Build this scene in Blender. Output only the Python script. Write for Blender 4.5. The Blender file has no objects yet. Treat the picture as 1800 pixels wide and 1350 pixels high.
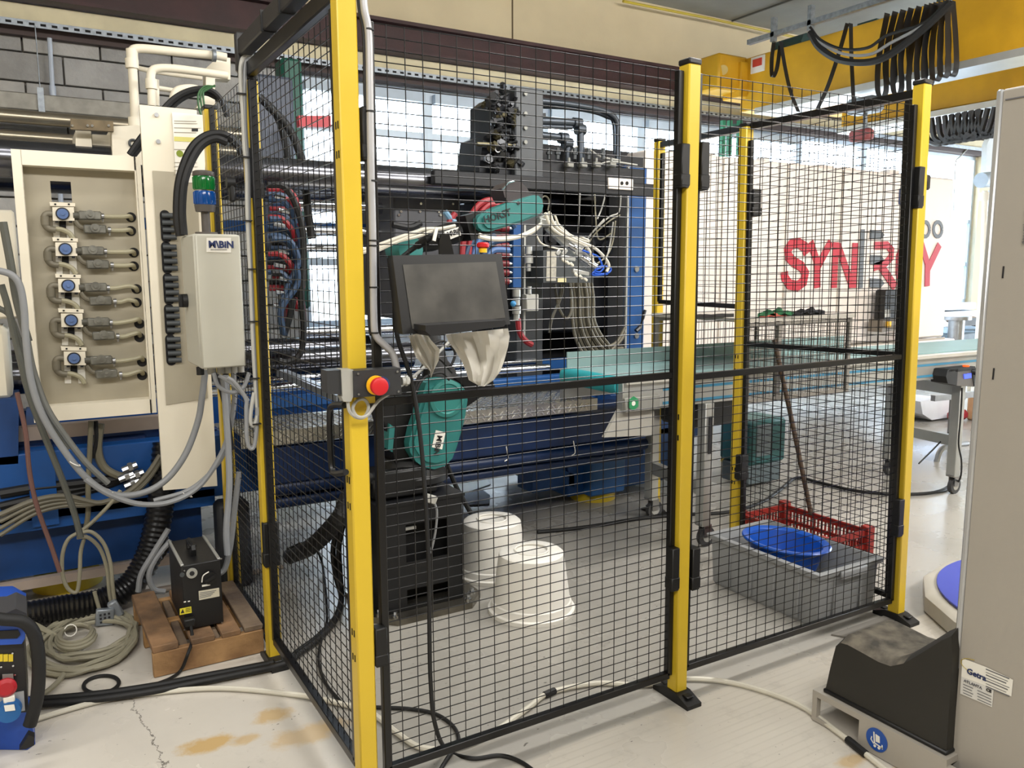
import bpy, bmesh, math, random
from mathutils import Vector, Matrix, Quaternion
random.seed(7)
S = bpy.context.scene
COL = S.collection
# ------------------------------------------------------------------ camera
FPX, YAW, PITCH, ROLL = 1416.03, .538, .1381, -.0033
CAM = Vector((-.6935, -1.9803, 1.476))
def _basis():
    cy, sy, cp, sp = math.cos(YAW), math.sin(YAW), math.cos(PITCH), math.sin(PITCH)
    F = Vector((sy*cp, cy*cp, -sp)); r = Vector((cy, -sy, 0)); u = r.cross(F)
    c, s = math.cos(ROLL), math.sin(ROLL)
    return r*c+u*s, u*c-r*s, F
CR, CU, CF = _basis()
cd = bpy.data.cameras.new('camera'); cam = bpy.data.objects.new('camera', cd); COL.objects.link(cam)
cam.matrix_world = Matrix(((CR.x, CU.x, -CF.x, CAM.x), (CR.y, CU.y, -CF.y, CAM.y), (CR.z, CU.z, -CF.z, CAM.z), (0, 0, 0, 1)))
cd.sensor_width = 36; cd.lens = FPX/1800*36; cd.clip_start = .05; cd.clip_end = 200
S.camera = cam
# ------------------------------------------------------------------ world, lights, exposure
W = bpy.data.worlds.new('sky'); S.world = W; W.use_nodes = True
bg = W.node_tree.nodes['Background']; bg.inputs[0].default_value = (.80, .90, 1, 1); bg.inputs[1].default_value = 13.0
S.view_settings.view_transform = 'Standard'; S.view_settings.look = 'None'
S.view_settings.exposure = 0.0; S.view_settings.gamma = 1; S.view_settings.use_curve_mapping = False
def area(name, loc, sx, sy, power, col, rot=(0, 0, 0)):
    l = bpy.data.lights.new(name, 'AREA'); l.shape = 'RECTANGLE'; l.size = sx; l.size_y = sy; l.energy = power; l.color = col
    o = bpy.data.objects.new(name, l); COL.objects.link(o); o.location = loc; o.rotation_euler = rot
    return o
WARM = (1, .97, .93)
area('ceiling_light_row', (-1.8, -3.2, 3.95), 5, .5, 215, WARM, (.7, 0, 0))
area('ceiling_light_row', (4.5, -3.0, 3.95), 5, .5, 330, WARM, (.7, 0, 0))
area('ceiling_light_row', (-2.2, .3, 3.95), 3.4, .4, 55, WARM)
area('ceiling_light_row', (2.6, .6, 3.95), 2.6, .4, 120, WARM)
area('ceiling_light_row', (9, -1.0, 3.95), 4, .5, 260, WARM)
# ------------------------------------------------------------------ helpers
def at(px, py, x=None, y=None, z=None):
    """the point of a world plane that lies on a picture ray"""
    d = CF + CR*((px-900)/FPX) + CU*((675-py)/FPX)
    if x is not None: t = (x-CAM.x)/d.x
    elif y is not None: t = (y-CAM.y)/d.y
    else: t = (z-CAM.z)/d.z
    return CAM + d*t
def V(*a): return Vector(a)
def lin(h):
    h = h.lstrip('#'); c = [int(h[i:i+2], 16)/255 for i in (0, 2, 4)]
    return tuple(((v+.055)/1.055)**2.4 if v > .04045 else v/12.92 for v in c)+(1,)
MATS = {}
def mat(name, hexc, rough=.5, metal=0., var=.12, scale=6., bump=0., bscale=60., emit=0., spec=.5, trans=0., hex2=None, alpha=1., coat=0.):
    if name in MATS: return MATS[name]
    m = bpy.data.materials.new(name); m.use_nodes = True; nt = m.node_tree; N = nt.nodes; L = nt.links
    b = N['Principled BSDF']; b.inputs['Roughness'].default_value = rough; b.inputs['Metallic'].default_value = metal
    b.inputs['Specular IOR Level'].default_value = spec; b.inputs['Coat Weight'].default_value = coat
    tc = N.new('ShaderNodeTexCoord'); no = N.new('ShaderNodeTexNoise'); no.inputs['Scale'].default_value = scale; no.inputs['Detail'].default_value = 5
    L.new(tc.outputs['Object'], no.inputs['Vector'])
    rp = N.new('ShaderNodeValToRGB'); c = lin(hexc); c2 = lin(hex2) if hex2 else tuple(v*(1-var) for v in c[:3])+(1,)
    rp.color_ramp.elements[0].position = .35; rp.color_ramp.elements[1].position = .65
    rp.color_ramp.elements[0].color = c2; rp.color_ramp.elements[1].color = c
    L.new(no.outputs['Fac'], rp.inputs['Fac']); L.new(rp.outputs['Color'], b.inputs['Base Color'])
    mr = N.new('ShaderNodeMapRange'); mr.inputs['To Min'].default_value = max(0, rough-.06); mr.inputs['To Max'].default_value = min(1, rough+.08)
    L.new(no.outputs['Fac'], mr.inputs['Value']); L.new(mr.outputs['Result'], b.inputs['Roughness'])
    if bump:
        n2 = N.new('ShaderNodeTexNoise'); n2.inputs['Scale'].default_value = bscale; n2.inputs['Detail'].default_value = 6
        L.new(tc.outputs['Object'], n2.inputs['Vector'])
        bp = N.new('ShaderNodeBump'); bp.inputs['Strength'].default_value = bump; bp.inputs['Distance'].default_value = .01
        L.new(n2.outputs['Fac'], bp.inputs['Height']); L.new(bp.outputs['Normal'], b.inputs['Normal'])
    if emit: b.inputs['Emission Color'].default_value = lin(hexc); b.inputs['Emission Strength'].default_value = emit
    if trans: b.inputs['Transmission Weight'].default_value = trans
    if alpha < 1: b.inputs['Alpha'].default_value = alpha
    MATS[name] = m; return m
ORG = {}
class M:
    def __init__(s): s.bm = bmesh.new()
    def box(s, c, d, rot=None, bev=0, seg=1):
        r = bmesh.ops.create_cube(s.bm, size=1); vs = r['verts']
        mt = Matrix.Translation(Vector(c)) @ (rot.to_4x4() if rot is not None else Matrix.Identity(4)) @ Matrix.Diagonal((d[0], d[1], d[2], 1))
        bmesh.ops.transform(s.bm, matrix=mt, verts=vs)
        if bev:
            es = list({e for v in vs for e in v.link_edges})
            bmesh.ops.bevel(s.bm, geom=es, offset=bev, segments=seg, profile=.5, affect='EDGES')
        return s
    def bb(s, x0, x1, y0, y1, z0, z1, bev=0, seg=1):
        return s.box(((x0+x1)/2, (y0+y1)/2, (z0+z1)/2), (abs(x1-x0), abs(y1-y0), abs(z1-z0)), bev=bev, seg=seg)
    def bar(s, a, b, w, h=None, up=(0, 0, 1), bev=0):
        """square bar from a to b: w sideways, h along up"""
        a, b = Vector(a), Vector(b); h = h or w; d = b-a; l = d.length; d.normalize(); up = Vector(up)
        if abs(d.dot(up.normalized())) > .98: up = Vector((0, 1, 0))
        sx = d.cross(up).normalized(); uz = sx.cross(d).normalized()
        R = Matrix((d, sx, uz)).transposed()
        return s.box((a+b)/2, (l, w, h), R, bev)
    def cyl(s, a, b, r, r2=None, seg=14, cap=True):
        a, b = Vector(a), Vector(b); d = b-a; r2 = r if r2 is None else r2
        q = d.to_track_quat('Z', 'Y').to_matrix().to_4x4()
        bmesh.ops.create_cone(s.bm, cap_ends=cap, cap_tris=False, segments=seg, radius1=r, radius2=r2, depth=d.length, matrix=Matrix.Translation((a+b)/2) @ q)
        return s
    def ball(s, c, r, sc=(1, 1, 1), seg=14):
        bmesh.ops.create_uvsphere(s.bm, u_segments=seg, v_segments=max(6, seg//2), radius=r, matrix=Matrix.Translation(Vector(c)) @ Matrix.Diagonal((sc[0], sc[1], sc[2], 1)))
        return s
    def tube(s, pts, r, seg=8, sub=6, cap=True, closed=False, rib=0):
        pts = [Vector(p) for p in pts]
        P = smooth(pts, sub, closed) if sub > 1 and len(pts) > 2 else pts
        n = len(P); T = []
        for i in range(n):
            if closed: t = P[(i+1) % n]-P[i-1]
            else: t = P[min(i+1, n-1)]-P[max(i-1, 0)]
            T.append(t.normalized() if t.length > 1e-9 else Vector((0, 0, 1)))
        up = Vector((0, 0, 1)) if abs(T[0].z) < .9 else Vector((1, 0, 0))
        nx = T[0].cross(up).normalized(); rings = []
        for i in range(n):
            nx = (nx - T[i]*nx.dot(T[i])); nx = nx.normalized() if nx.length > 1e-6 else T[i].orthogonal().normalized()
            ny = T[i].cross(nx); rr = r[i*len(r)//n] if isinstance(r, (list, tuple)) else r
            if rib and i % 2: rr *= (1-rib)
            rings.append([s.bm.verts.new(P[i]+nx*math.cos(2*math.pi*k/seg)*rr+ny*math.sin(2*math.pi*k/seg)*rr) for k in range(seg)])
        for i in range(n if closed else n-1):
            a, b = rings[i], rings[(i+1) % n]
            for k in range(seg): s.bm.faces.new((a[k], a[(k+1) % seg], b[(k+1) % seg], b[k]))
        if cap and not closed: s.bm.faces.new(rings[0][::-1]); s.bm.faces.new(rings[-1])
        return s
    def lathe(s, prof, c, axis=(0, 0, 1), seg=24, sx=1., sy=1.):
        q = Vector((0, 0, 1)).rotation_difference(Vector(axis)).to_matrix(); c = Vector(c); rings = []
        for r, z in prof:
            rings.append([s.bm.verts.new(c+q@Vector((r*sx*math.cos(2*math.pi*k/seg), r*sy*math.sin(2*math.pi*k/seg), z))) for k in range(seg)])
        for a, b in zip(rings, rings[1:]):
            for k in range(seg): s.bm.faces.new((a[k], a[(k+1) % seg], b[(k+1) % seg], b[k]))
        s.bm.faces.new(rings[0][::-1]); s.bm.faces.new(rings[-1]); return s
    def prism(s, pts, d):
        """closed outline of 3-D points pushed along vector d"""
        d = Vector(d); a = [s.bm.verts.new(Vector(p)) for p in pts]; b = [s.bm.verts.new(Vector(p)+d) for p in pts]; n = len(a)
        s.bm.faces.new(a); s.bm.faces.new(b[::-1])
        for k in range(n): s.bm.faces.new((a[(k+1) % n], a[k], b[k], b[(k+1) % n]))
        return s
    def sheet(s, grid, th=.002):
        """grid of points (rows) as a thin folded sheet"""
        R = [[s.bm.verts.new(Vector(p)) for p in row] for row in grid]
        fs = []
        for a, b in zip(R, R[1:]):
            for k in range(len(a)-1): fs.append(s.bm.faces.new((a[k], a[k+1], b[k+1], b[k])))
        bmesh.ops.solidify(s.bm, geom=fs, thickness=th); return s
    def build(s, name, m, parent=None, smooth_=None, **kw):
        bm = s.bm; bmesh.ops.recalc_face_normals(bm, faces=bm.faces)
        if parent is not None: o0 = ORG[parent.name]
        else:
            xs = [v.co for v in bm.verts]
            o0 = Vector(((min(p.x for p in xs)+max(p.x for p in xs))/2, (min(p.y for p in xs)+max(p.y for p in xs))/2, min(p.z for p in xs)))
        bmesh.ops.translate(bm, vec=-o0, verts=bm.verts)
        me = bpy.data.meshes.new(name); bm.to_mesh(me); bm.free()
        for mm in (m if isinstance(m, (list, tuple)) else [m]): me.materials.append(mm)
        if smooth_ is not False:
            for p in me.polygons: p.use_smooth = True
            try: me.set_sharp_from_angle(angle=math.radians(38))
            except Exception: pass
        o = bpy.data.objects.new(name, me); COL.objects.link(o)
        if parent is not None: o.parent = parent
        else: o.location = o0
        ORG[o.name] = o0
        for k, v in kw.items(): o[k] = v
        return o
def smooth(pts, sub, closed=False):
    out = []; n = len(pts)
    for i in range(n if closed else n-1):
        p0 = pts[i-1] if (i > 0 or closed) else pts[0]*2-pts[1]
        p1, p2 = pts[i], pts[(i+1) % n]
        p3 = pts[(i+2) % n] if (closed or i+2 < n) else p2*2-p1
        for k in range(sub):
            t = k/sub; t2, t3 = t*t, t*t*t
            out.append(.5*((2*p1)+(p2-p0)*t+(2*p0-5*p1+4*p2-p3)*t2+(3*p1-p0-3*p2+p3)*t3))
    if not closed: out.append(pts[-1])
    return out
def T(name, label, cat, loc=(0, 0, 0), group=None):
    o = bpy.data.objects.new(name, None); COL.objects.link(o); o.location = loc; o.empty_display_size = .05
    o['label'] = label; o['category'] = cat
    if group: o['group'] = group
    ORG[o.name] = Vector(loc); return o
def one(m, name, mt, label, cat, group=None, **kw):
    o = m.build(name, mt, None, **kw); o['label'] = label; o['category'] = cat
    if group: o['group'] = group
    return o
def struct(m, name, mt, **kw): return m.build(name, mt, None, kind='structure', **kw)
def move(o, d):
    o.location = Vector(o.location)+Vector(d); return o
def text(body, name, mt, parent, o, ux, uy, size, off=0., ext=.0008, align='LEFT', kern=1.):
    """flat lettering: origin o, reading direction ux, up direction uy"""
    cu = bpy.data.curves.new(name, 'FONT'); cu.body = body; cu.size = size; cu.offset = off; cu.extrude = ext; cu.align_x = align; cu.space_character = kern; cu.resolution_u = 2
    tmp = bpy.data.objects.new(name, cu); COL.objects.link(tmp); dg = bpy.context.evaluated_depsgraph_get()
    me = bpy.data.meshes.new_from_object(tmp.evaluated_get(dg)); bpy.data.objects.remove(tmp); bpy.data.curves.remove(cu)
    ux = Vector(ux).normalized(); uy = Vector(uy); uy = (uy-ux*uy.dot(ux)).normalized(); uz = ux.cross(uy)
    me.transform(Matrix(((ux.x, uy.x, uz.x, 0), (ux.y, uy.y, uz.y, 0), (ux.z, uy.z, uz.z, 0), (0, 0, 0, 1))))
    off_ = Vector(o)-(ORG[parent.name] if parent else Vector())
    me.transform(Matrix.Translation(off_)); me.materials.clear(); me.materials.append(mt)
    ob = bpy.data.objects.new(name, me); COL.objects.link(ob); ob.parent = parent; ORG[ob.name] = ORG[parent.name]
    return ob
def ribbon(m, pts, w, o, ux, uy, d):
    """flat stroke through 2-D points on the plane (o, ux, uy), pushed by d"""
    o, ux, uy = Vector(o), Vector(ux), Vector(uy); Lf, Rt = [], []; n = len(pts)
    for i in range(n):
        a = Vector(pts[max(i-1, 0)]); b = Vector(pts[min(i+1, n-1)]); t = (b-a).normalized(); nn = Vector((-t.y, t.x)); p = Vector(pts[i])
        k = 1.
        if 0 < i < n-1:
            t1 = (p-a).normalized(); k = 1/max(.5, abs(nn.dot(Vector((-t1.y, t1.x)))))
        Lf.append(p+nn*w/2*k); Rt.append(p-nn*w/2*k)
    for i in range(n-1):
        q = [Lf[i], Lf[i+1], Rt[i+1], Rt[i]]
        m.prism([o+ux*v.x+uy*v.y for v in q], d)
    return m
def ring_pts(c, r, n=28, ux=(1, 0, 0), uy=(0, 1, 0), a0=0, a1=2*math.pi):
    c, ux, uy = Vector(c), Vector(ux), Vector(uy)
    return [c+ux*math.cos(a0+(a1-a0)*k/n)*r+uy*math.sin(a0+(a1-a0)*k/n)*r for k in range(n)]
# ------------------------------------------------------------------ materials
YEL = mat('yellow_powder_coat', '#d2b22e', .38, var=.05, bump=.02, bscale=300)
BLK = mat('black_powder_coat', '#08080a', .34, var=.1)
WIRE = mat('black_wire', '#0c0c0e', .28, var=.05, metal=.2)
BLKP = mat('black_plastic', '#0c0c0d', .5)
BLKR = mat('black_rubber', '#0c0c0d', .6, bump=.05)
GREYC = mat('grey_cable', '#8b8d8f', .45)
LGREY = mat('light_grey_cable', '#b4b3ac', .5)
BEIGEC = mat('beige_grey_cable', '#8f8a76', .55, var=.2)
WHITEC = mat('white_cable', '#cfcabb', .5)
STEEL = mat('brushed_steel', '#a9aaac', .32, metal=.95, scale=20)
CHROME = mat('chrome', '#d6d9de', .12, metal=1.)
ALU = mat('aluminium_profile', '#b9bab6', .42, metal=.65)
GALV = mat('galvanised_steel', '#9aa1a8', .45, metal=.7, scale=30, var=.3)
CREAM = mat('cream_machine_paint', '#e4dcc8', .45, var=.04, scale=2)
CREAML = mat('cream_panel_paint', '#e2d8cf', .5, var=.05, scale=2)
BLUE = mat('blue_machine_paint', '#0f4d92', .42, var=.25, scale=3)
BLUEL = mat('bright_blue_paint', '#164a84', .4, var=.1)
DARKM = mat('dark_cast_iron', '#252629', .5, metal=.3, var=.3, scale=8, bump=.1)
BLACKM = mat('oily_black_steel', '#1c1e24', .4, metal=.4, var=.3)
GREYM = mat('grey_machine_paint', '#404446', .5, var=.1)
TEAL = mat('teal_robot_shell', '#2f7673', .38, var=.06)
TEALD = mat('teal_belt', '#2c9ba3', .5, var=.08)
TEALG = mat('grey_teal_plate', '#8fa9a8', .4, metal=.2)
RED = mat('red_plastic', '#c41a22', .4)
REDH = mat('red_hose', '#8f2028', .5)
BLUH = mat('dark_blue_hose', '#27405e', .5)
BLUTUB = mat('blue_tube', '#1b56c4', .4)
WHT = mat('white_label', '#e9e6dc', .6, var=.03)
INK = mat('printed_black_ink', '#1c1c20', .6)
INKG = mat('printed_grey_ink', '#6a6a6e', .6)
NAVY = mat('printed_navy_ink', '#22315f', .6)
HOLE = mat('dark_opening', '#08080a', .8)
# ------------------------------------------------------------------ floor
def floor_mat():
    m = bpy.data.materials.new('worn_painted_concrete'); m.use_nodes = True; nt = m.node_tree; N, L = nt.nodes, nt.links; b = N['Principled BSDF']
    g = N.new('ShaderNodeNewGeometry'); sp = N.new('ShaderNodeSeparateXYZ'); L.new(g.outputs['Position'], sp.inputs[0])
    def noise(sc, det=6, rough=.6, dist=0, vec=None):
        n = N.new('ShaderNodeTexNoise'); n.inputs['Scale'].default_value = sc; n.inputs['Detail'].default_value = det; n.inputs['Roughness'].default_value = rough; n.inputs['Distortion'].default_value = dist
        L.new(vec or g.outputs['Position'], n.inputs['Vector']); return n.outputs['Fac']
    def ramp(src, p0, p1, c0=0., c1=1.):
        n = N.new('ShaderNodeMapRange'); n.inputs['From Min'].default_value = p0; n.inputs['From Max'].default_value = p1; n.inputs['To Min'].default_value = c0; n.inputs['To Max'].default_value = c1
        L.new(src, n.inputs['Value']); return n.outputs['Result']
    def mth(op, a, bb_=None, c=None):
        n = N.new('ShaderNodeMath'); n.operation = op
        for i, v in enumerate((a, bb_, c)):
            if v is None: continue
            if isinstance(v, (int, float)): n.inputs[i].default_value = v
            else: L.new(v, n.inputs[i])
        return n.outputs[0]
    def mix(f, a, c):
        n = N.new('ShaderNodeMix'); n.data_type = 'RGBA'
        L.new(f, n.inputs[0])
        for i, v in ((6, a), (7, c)):
            if isinstance(v, tuple): n.inputs[i].default_value = v
            else: L.new(v, n.inputs[i])
        return n.outputs[2]
    big = noise(1.1, 5); mid = noise(7, 8, .7)
    base = mix(ramp(big, .35, .65), lin('#96938c'), lin('#a5a199'))
    # cleaner, lighter paint in the aisle in front of the guard fence and left of it
    wob = noise(3, 3)
    yy = mth('ADD', sp.outputs['Y'], mth('MULTIPLY', mth('SUBTRACT', wob, .5), .03))
    fr = ramp(yy, -.05, -.035, 1, 0)
    lf = ramp(mth('ADD', sp.outputs['X'], mth('MULTIPLY', mth('SUBTRACT', wob, .5), .05)), -.02, .04, 1, 0)
    aisle = mth('MAXIMUM', fr, lf)
    lightc = mix(ramp(big, .35, .7), lin('#c0bab0'), lin('#cdc7bb'))
    col = mix(aisle, base, lightc)
    # fine trowel lines along X in the aisle
    wv = mth('SINE', mth('MULTIPLY', sp.outputs['Y'], 210.))
    lines = mth('MULTIPLY', ramp(wv, .55, 1., 0, .16), mth('MULTIPLY', ramp(sp.outputs['X'], .1, .5), ramp(noise(2.2, 4), .4, .62)))
    col = mix(mth('MULTIPLY', lines, fr), col, lin('#8f8879'))
    col = mix(ramp(mid, .56, .8, 0, .36), col, lin('#75706a'))
    # dark scuffs
    sc = N.new('ShaderNodeVectorMath'); sc.operation = 'MULTIPLY'; sc.inputs[1].default_value = (1, 2.4, 1); L.new(g.outputs['Position'], sc.inputs[0])
    spk = noise(23, 3, .5, .6, sc.outputs[0])
    col = mix(ramp(spk, .715, .735, 0, .75), col, lin('#45413c'))
    spk2 = noise(55, 2, .5)
    col = mix(ramp(spk2, .735, .755, 0, .6), col, lin('#4a463f'))
    # crack
    cn = noise(6, 6, .7)
    cr = mth('ABSOLUTE', mth('SUBTRACT', mth('ADD', sp.outputs['X'], mth('MULTIPLY', cn, .16)), mth('ADD', mth('MULTIPLY', sp.outputs['Y'], -.12), -.30)))
    crm = mth('MULTIPLY', ramp(cr, .0014, .0032, .8, 0), mth('MULTIPLY', ramp(sp.outputs['Y'], .98, 1.0, 1, 0), ramp(sp.outputs['Y'], -1.5, -1.4)))
    col = mix(crm, col, lin('#55504a'))
    # yellow spills
    def spill(cx, cy, rx, ry):
        a = mth('POWER', mth('DIVIDE', mth('SUBTRACT', sp.outputs['X'], cx), rx), 2.)
        c = mth('POWER', mth('DIVIDE', mth('SUBTRACT', sp.outputs['Y'], cy), ry), 2.)
        return mth('ADD', mth('SQRT', mth('ADD', a, c)), mth('MULTIPLY', mth('SUBTRACT', noise(14, 5, .7), .5), 1.6))
    for p, (rx, ry), k in ((at(365, 1308, z=0), (.085, .05), .7), (at(430, 1300, z=0), (.05, .03), .5), (at(478, 1258, z=0), (.06, .05), .55), (at(540, 1290, z=0), (.13, .06), .42), (at(1500, 1335, z=0), (.07, .03), .5), (at(1600, 1348, z=0), (.09, .03), .5)):
        col = mix(ramp(spill(p.x, p.y, rx, ry), .6, 1.15, k, 0), col, lin('#b98f2c'))
    L.new(col, b.inputs['Base Color'])
    L.new(ramp(big, .3, .75, .2, .36), b.inputs['Roughness'])
    bp = N.new('ShaderNodeBump'); bp.inputs['Strength'].default_value = .05; bp.inputs['Distance'].default_value = .006
    L.new(noise(30, 8, .7), bp.inputs['Height']); L.new(bp.outputs[0], b.inputs['Normal'])
    return m
struct(M().bb(-6, 16, -8, 5.3, -.1, 0), 'floor', floor_mat())
ground = one(M().bb(-20, 40, 5.3, 60, -.3, -.1), 'yard', mat('pale_gravel_yard', '#b8b4aa', .9), 'pale gravel yard outside behind the windows', 'ground')
# ------------------------------------------------------------------ room shell
BLOCK = [mat('concrete_block_%d' % i, c, .85, var=.18, scale=9, bump=.35, bscale=45) for i, c in enumerate(('#a9a8a6', '#9c9b99', '#b5b3af'))]
MORTAR = mat('mortar', '#8f8a82', .9, bump=.3)
PAINTW = mat('beige_painted_concrete', '#dfd0ae', .8, var=.12, scale=1.5, bump=.1)
MAROON = mat('maroon_steel_beam', '#43292a', .6, var=.35, scale=5, bump=.15)
CREAMB = mat('cream_lintel', '#e0d6b4', .7, var=.15, scale=5)
WX = [1.40, 2.61, 3.90, 5.16, 6.43, 7.70, 8.97, 10.24, 11.58]
SILL = 1.05
w = M(); w.bb(-6, 1.40, 5.06, 5.25, 0, 3.3)
wall = struct(w, 'wall_back', MORTAR)
me_blocks = []
def block_at(x0, x1, z0, z1, k):
    b = M().bb(x0+.006, x1-.006, 5.0+random.uniform(-.003, .003), 5.08, z0+.006, z1-.006, bev=.004)
    o = b.build('block', BLOCK[k % 3], wall); return o
z = .18
row = 0
while z < 3.14:
    x = 1.40-.25*(row % 2)
    if row % 2: block_at(1.15, 1.40, z, z+.205, row)
    while x > -2.6:
        block_at(x-.5, x, z, z+.205, random.randint(0, 2)); x -= .5
    z += .205; row += 1
struct(M().bb(1.40, 11.6, 5.0, 5.25, 0, SILL-.06), 'wall_back.001', mat('white_painted_sill_wall', '#c9ccd0', .7))
struct(M().bb(11.6, 16, 5.0, 5.25, 0, 3.3), 'wall_back.002', PAINTW)
# beams and lintel above the windows, running the length of the wall
up = struct(M().bb(-6, 16, 5.02, 5.3, 3.62, 4.3), 'wall_back.003', PAINTW)
pil = M()
for x in (-3.7, -.1, 3.5, 7.1, 10.7): pil.bb(x-.006, x+.006, 5.012, 5.03, 3.64, 4.28)
pil.build('panel_joint', mat('dark_joint', '#6d5f48', .9), up)
bm_ = M().bb(-6, 16, 4.78, 4.98, 3.60, 3.63).bb(-6, 16, 4.85, 4.92, 3.38, 3.60).bb(-6, 16, 4.76, 4.98, 3.36, 3.385)
struct(bm_, 'trim_1', MAROON)
struct(M().bb(-6, 16, 4.90, 5.04, 3.24, 3.355, bev=.004), 'trim_2', CREAMB)
struct(M().bb(-6, 16, 4.94, 5.10, 3.15, 3.24), 'trim_3', mat('dark_brown_channel', '#4a3c3a', .7))  # the channel itself is dark brown
# slotted cable rail under the lintel
sr = T('slotted_rail', 'galvanised slotted cable rail running under the cream lintel along the back wall', 'cable rail', (1, 4.87, 3.2))
M().bb(-5.5, 12, 4.855, 4.895, 3.215, 3.232).bb(-5.5, 12, 4.85, 4.856, 3.19, 3.235).build('rail', GALV, sr)
sl = M(); x = -1.6
while x < 7: sl.bb(x, x+.035, 4.8495, 4.8515, 3.203, 3.220); x += .07
sl.build('slots', HOLE, sr, kind='stuff')
# windows
FR = mat('pale_blue_window_frame', '#c3d0dc', .45, metal=.2)
def glass_mat(name, tint, haze):
    m = bpy.data.materials.new(name); m.use_nodes = True; N, L = m.node_tree.nodes, m.node_tree.links; N.clear()
    out = N.new('ShaderNodeOutputMaterial'); tr = N.new('ShaderNodeBsdfTransparent'); tr.inputs[0].default_value = tint
    gl = N.new('ShaderNodeBsdfGlossy'); gl.inputs['Roughness'].default_value = .05
    tl = N.new('ShaderNodeBsdfTranslucent'); tl.inputs[0].default_value = (.9, .95, 1, 1)
    fz = N.new('ShaderNodeFresnel'); fz.inputs[0].default_value = 1.45
    m1 = N.new('ShaderNodeMixShader'); m2 = N.new('ShaderNodeMixShader')
    no = N.new('ShaderNodeTexNoise'); no.inputs['Scale'].default_value = 3.5; no.inputs['Detail'].default_value = 6
    tc = N.new('ShaderNodeTexCoord'); L.new(tc.outputs['Object'], no.inputs['Vector'])
    mr = N.new('ShaderNodeMapRange'); mr.inputs['From Min'].default_value = .3; mr.inputs['From Max'].default_value = .7; mr.inputs['To Min'].default_value = haze*.4; mr.inputs['To Max'].default_value = haze
    L.new(no.outputs['Fac'], mr.inputs['Value']); L.new(mr.outputs['Result'], m1.inputs[0]); L.new(tr.outputs[0], m1.inputs[1]); L.new(tl.outputs[0], m1.inputs[2])
    m2.inputs[0].default_value = .05; L.new(m1.outputs[0], m2.inputs[1]); L.new(gl.outputs[0], m2.inputs[2]); L.new(m2.outputs[0], out.inputs[0]); MATS[name] = m; return m
GLASS = glass_mat('window_glass', (.95, .98, 1, 1), .1)
FILM = glass_mat('blue_film_glass', (.55, .68, .86, 1), .5)
ZR = [SILL, 1.57, 2.20, 2.73, 3.10]
for i in range(len(WX)-1):
    x0, x1 = WX[i], WX[i+1]
    f = M().bb(x0, x1, 5.08, 5.14, SILL-.06, SILL).bb(x0, x1, 5.08, 5.14, 3.10, 3.17).bb(x0, x0+.05, 5.07, 5.15, SILL, 3.10).bb(x1-.05, x1, 5.07, 5.15, SILL, 3.10)
    for zz in ZR[1:-1]:
        if i > 4 and zz == 2.73: continue
        f.bb(x0+.05, x1-.05, 5.08, 5.14, zz-.03, zz+.03)
    wn = struct(f, 'window_%d' % (i+1), FR)
    for a, b in zip(ZR, ZR[1:]):
        M().bb(x0+.05, x1-.05, 5.105, 5.109, a+.03, b-.03).build('pane', FILM if (i >= 7 and b < 2.5) else GLASS, wn)
    if i < 5:
        h = M().bb(x0+.05, x1-.05, 5.0, 5.07, 3.02, 3.10); h.build('blind_box', mat('grey_blind_box', '#b9c6d3', .5), wn)
# radiators-like silver slats under the right-hand windows
rl = T('duct_cover', 'white slatted duct cover under the right-hand windows', 'duct cover', (9.5, 4.9, .62))
for k, zz in enumerate((.66, .78, .90)):
    M().bb(8.3, 11.5, 4.86-.02*(k % 2), 4.98, zz, zz+.105, bev=.01).build('slat', mat('white_slat', '#d5dde6', .4), rl)
# ceiling, side walls
CEIL = mat('grey_ceiling_board', '#9a9c98', .8, var=.15, scale=2)
cl = struct(M().bb(-6, 16, -8, 5.3, 4.30, 4.4), 'ceiling', CEIL)
x = -5
while x < 16:
    M().bb(x-.01, x+.01, 0, 5.0, 4.285, 4.30).build('joint_strip', mat('dark_ceiling_joint', '#5d5f5c', .8), cl); x += 1.9
for yy in (1.2, 3.1): M().bb(-5, 16, yy-.01, yy+.01, 4.285, 4.30).build('joint_strip', MATS['dark_ceiling_joint'], cl)
struct(M().bb(-6.2, -6, -8, 5.3, 0, 4.4), 'wall_left', PAINTW)
struct(M().bb(16, 16.2, -8, -2, 0, 4.4).bb(16, 16.2, 4.6, 5.3, 0, 4.4).bb(16, 16.2, -2, 4.6, 3.6, 4.4), 'wall_right', PAINTW)  # unseen opening added to let sky light onto the floor
struct(M().bb(-6, 16, -8.2, -8, 0, 4.4), 'wall_front', PAINTW)
one(M().tube([at(1095, 2, y=4.9), at(1250, 33, y=4.9), at(1400, 66, y=4.9)], .014, sub=1), 'wall_conduit', mat('yellow_conduit', '#c7b23e', .5), 'thin yellow conduit running along the top of the beige wall', 'pipe')
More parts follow.
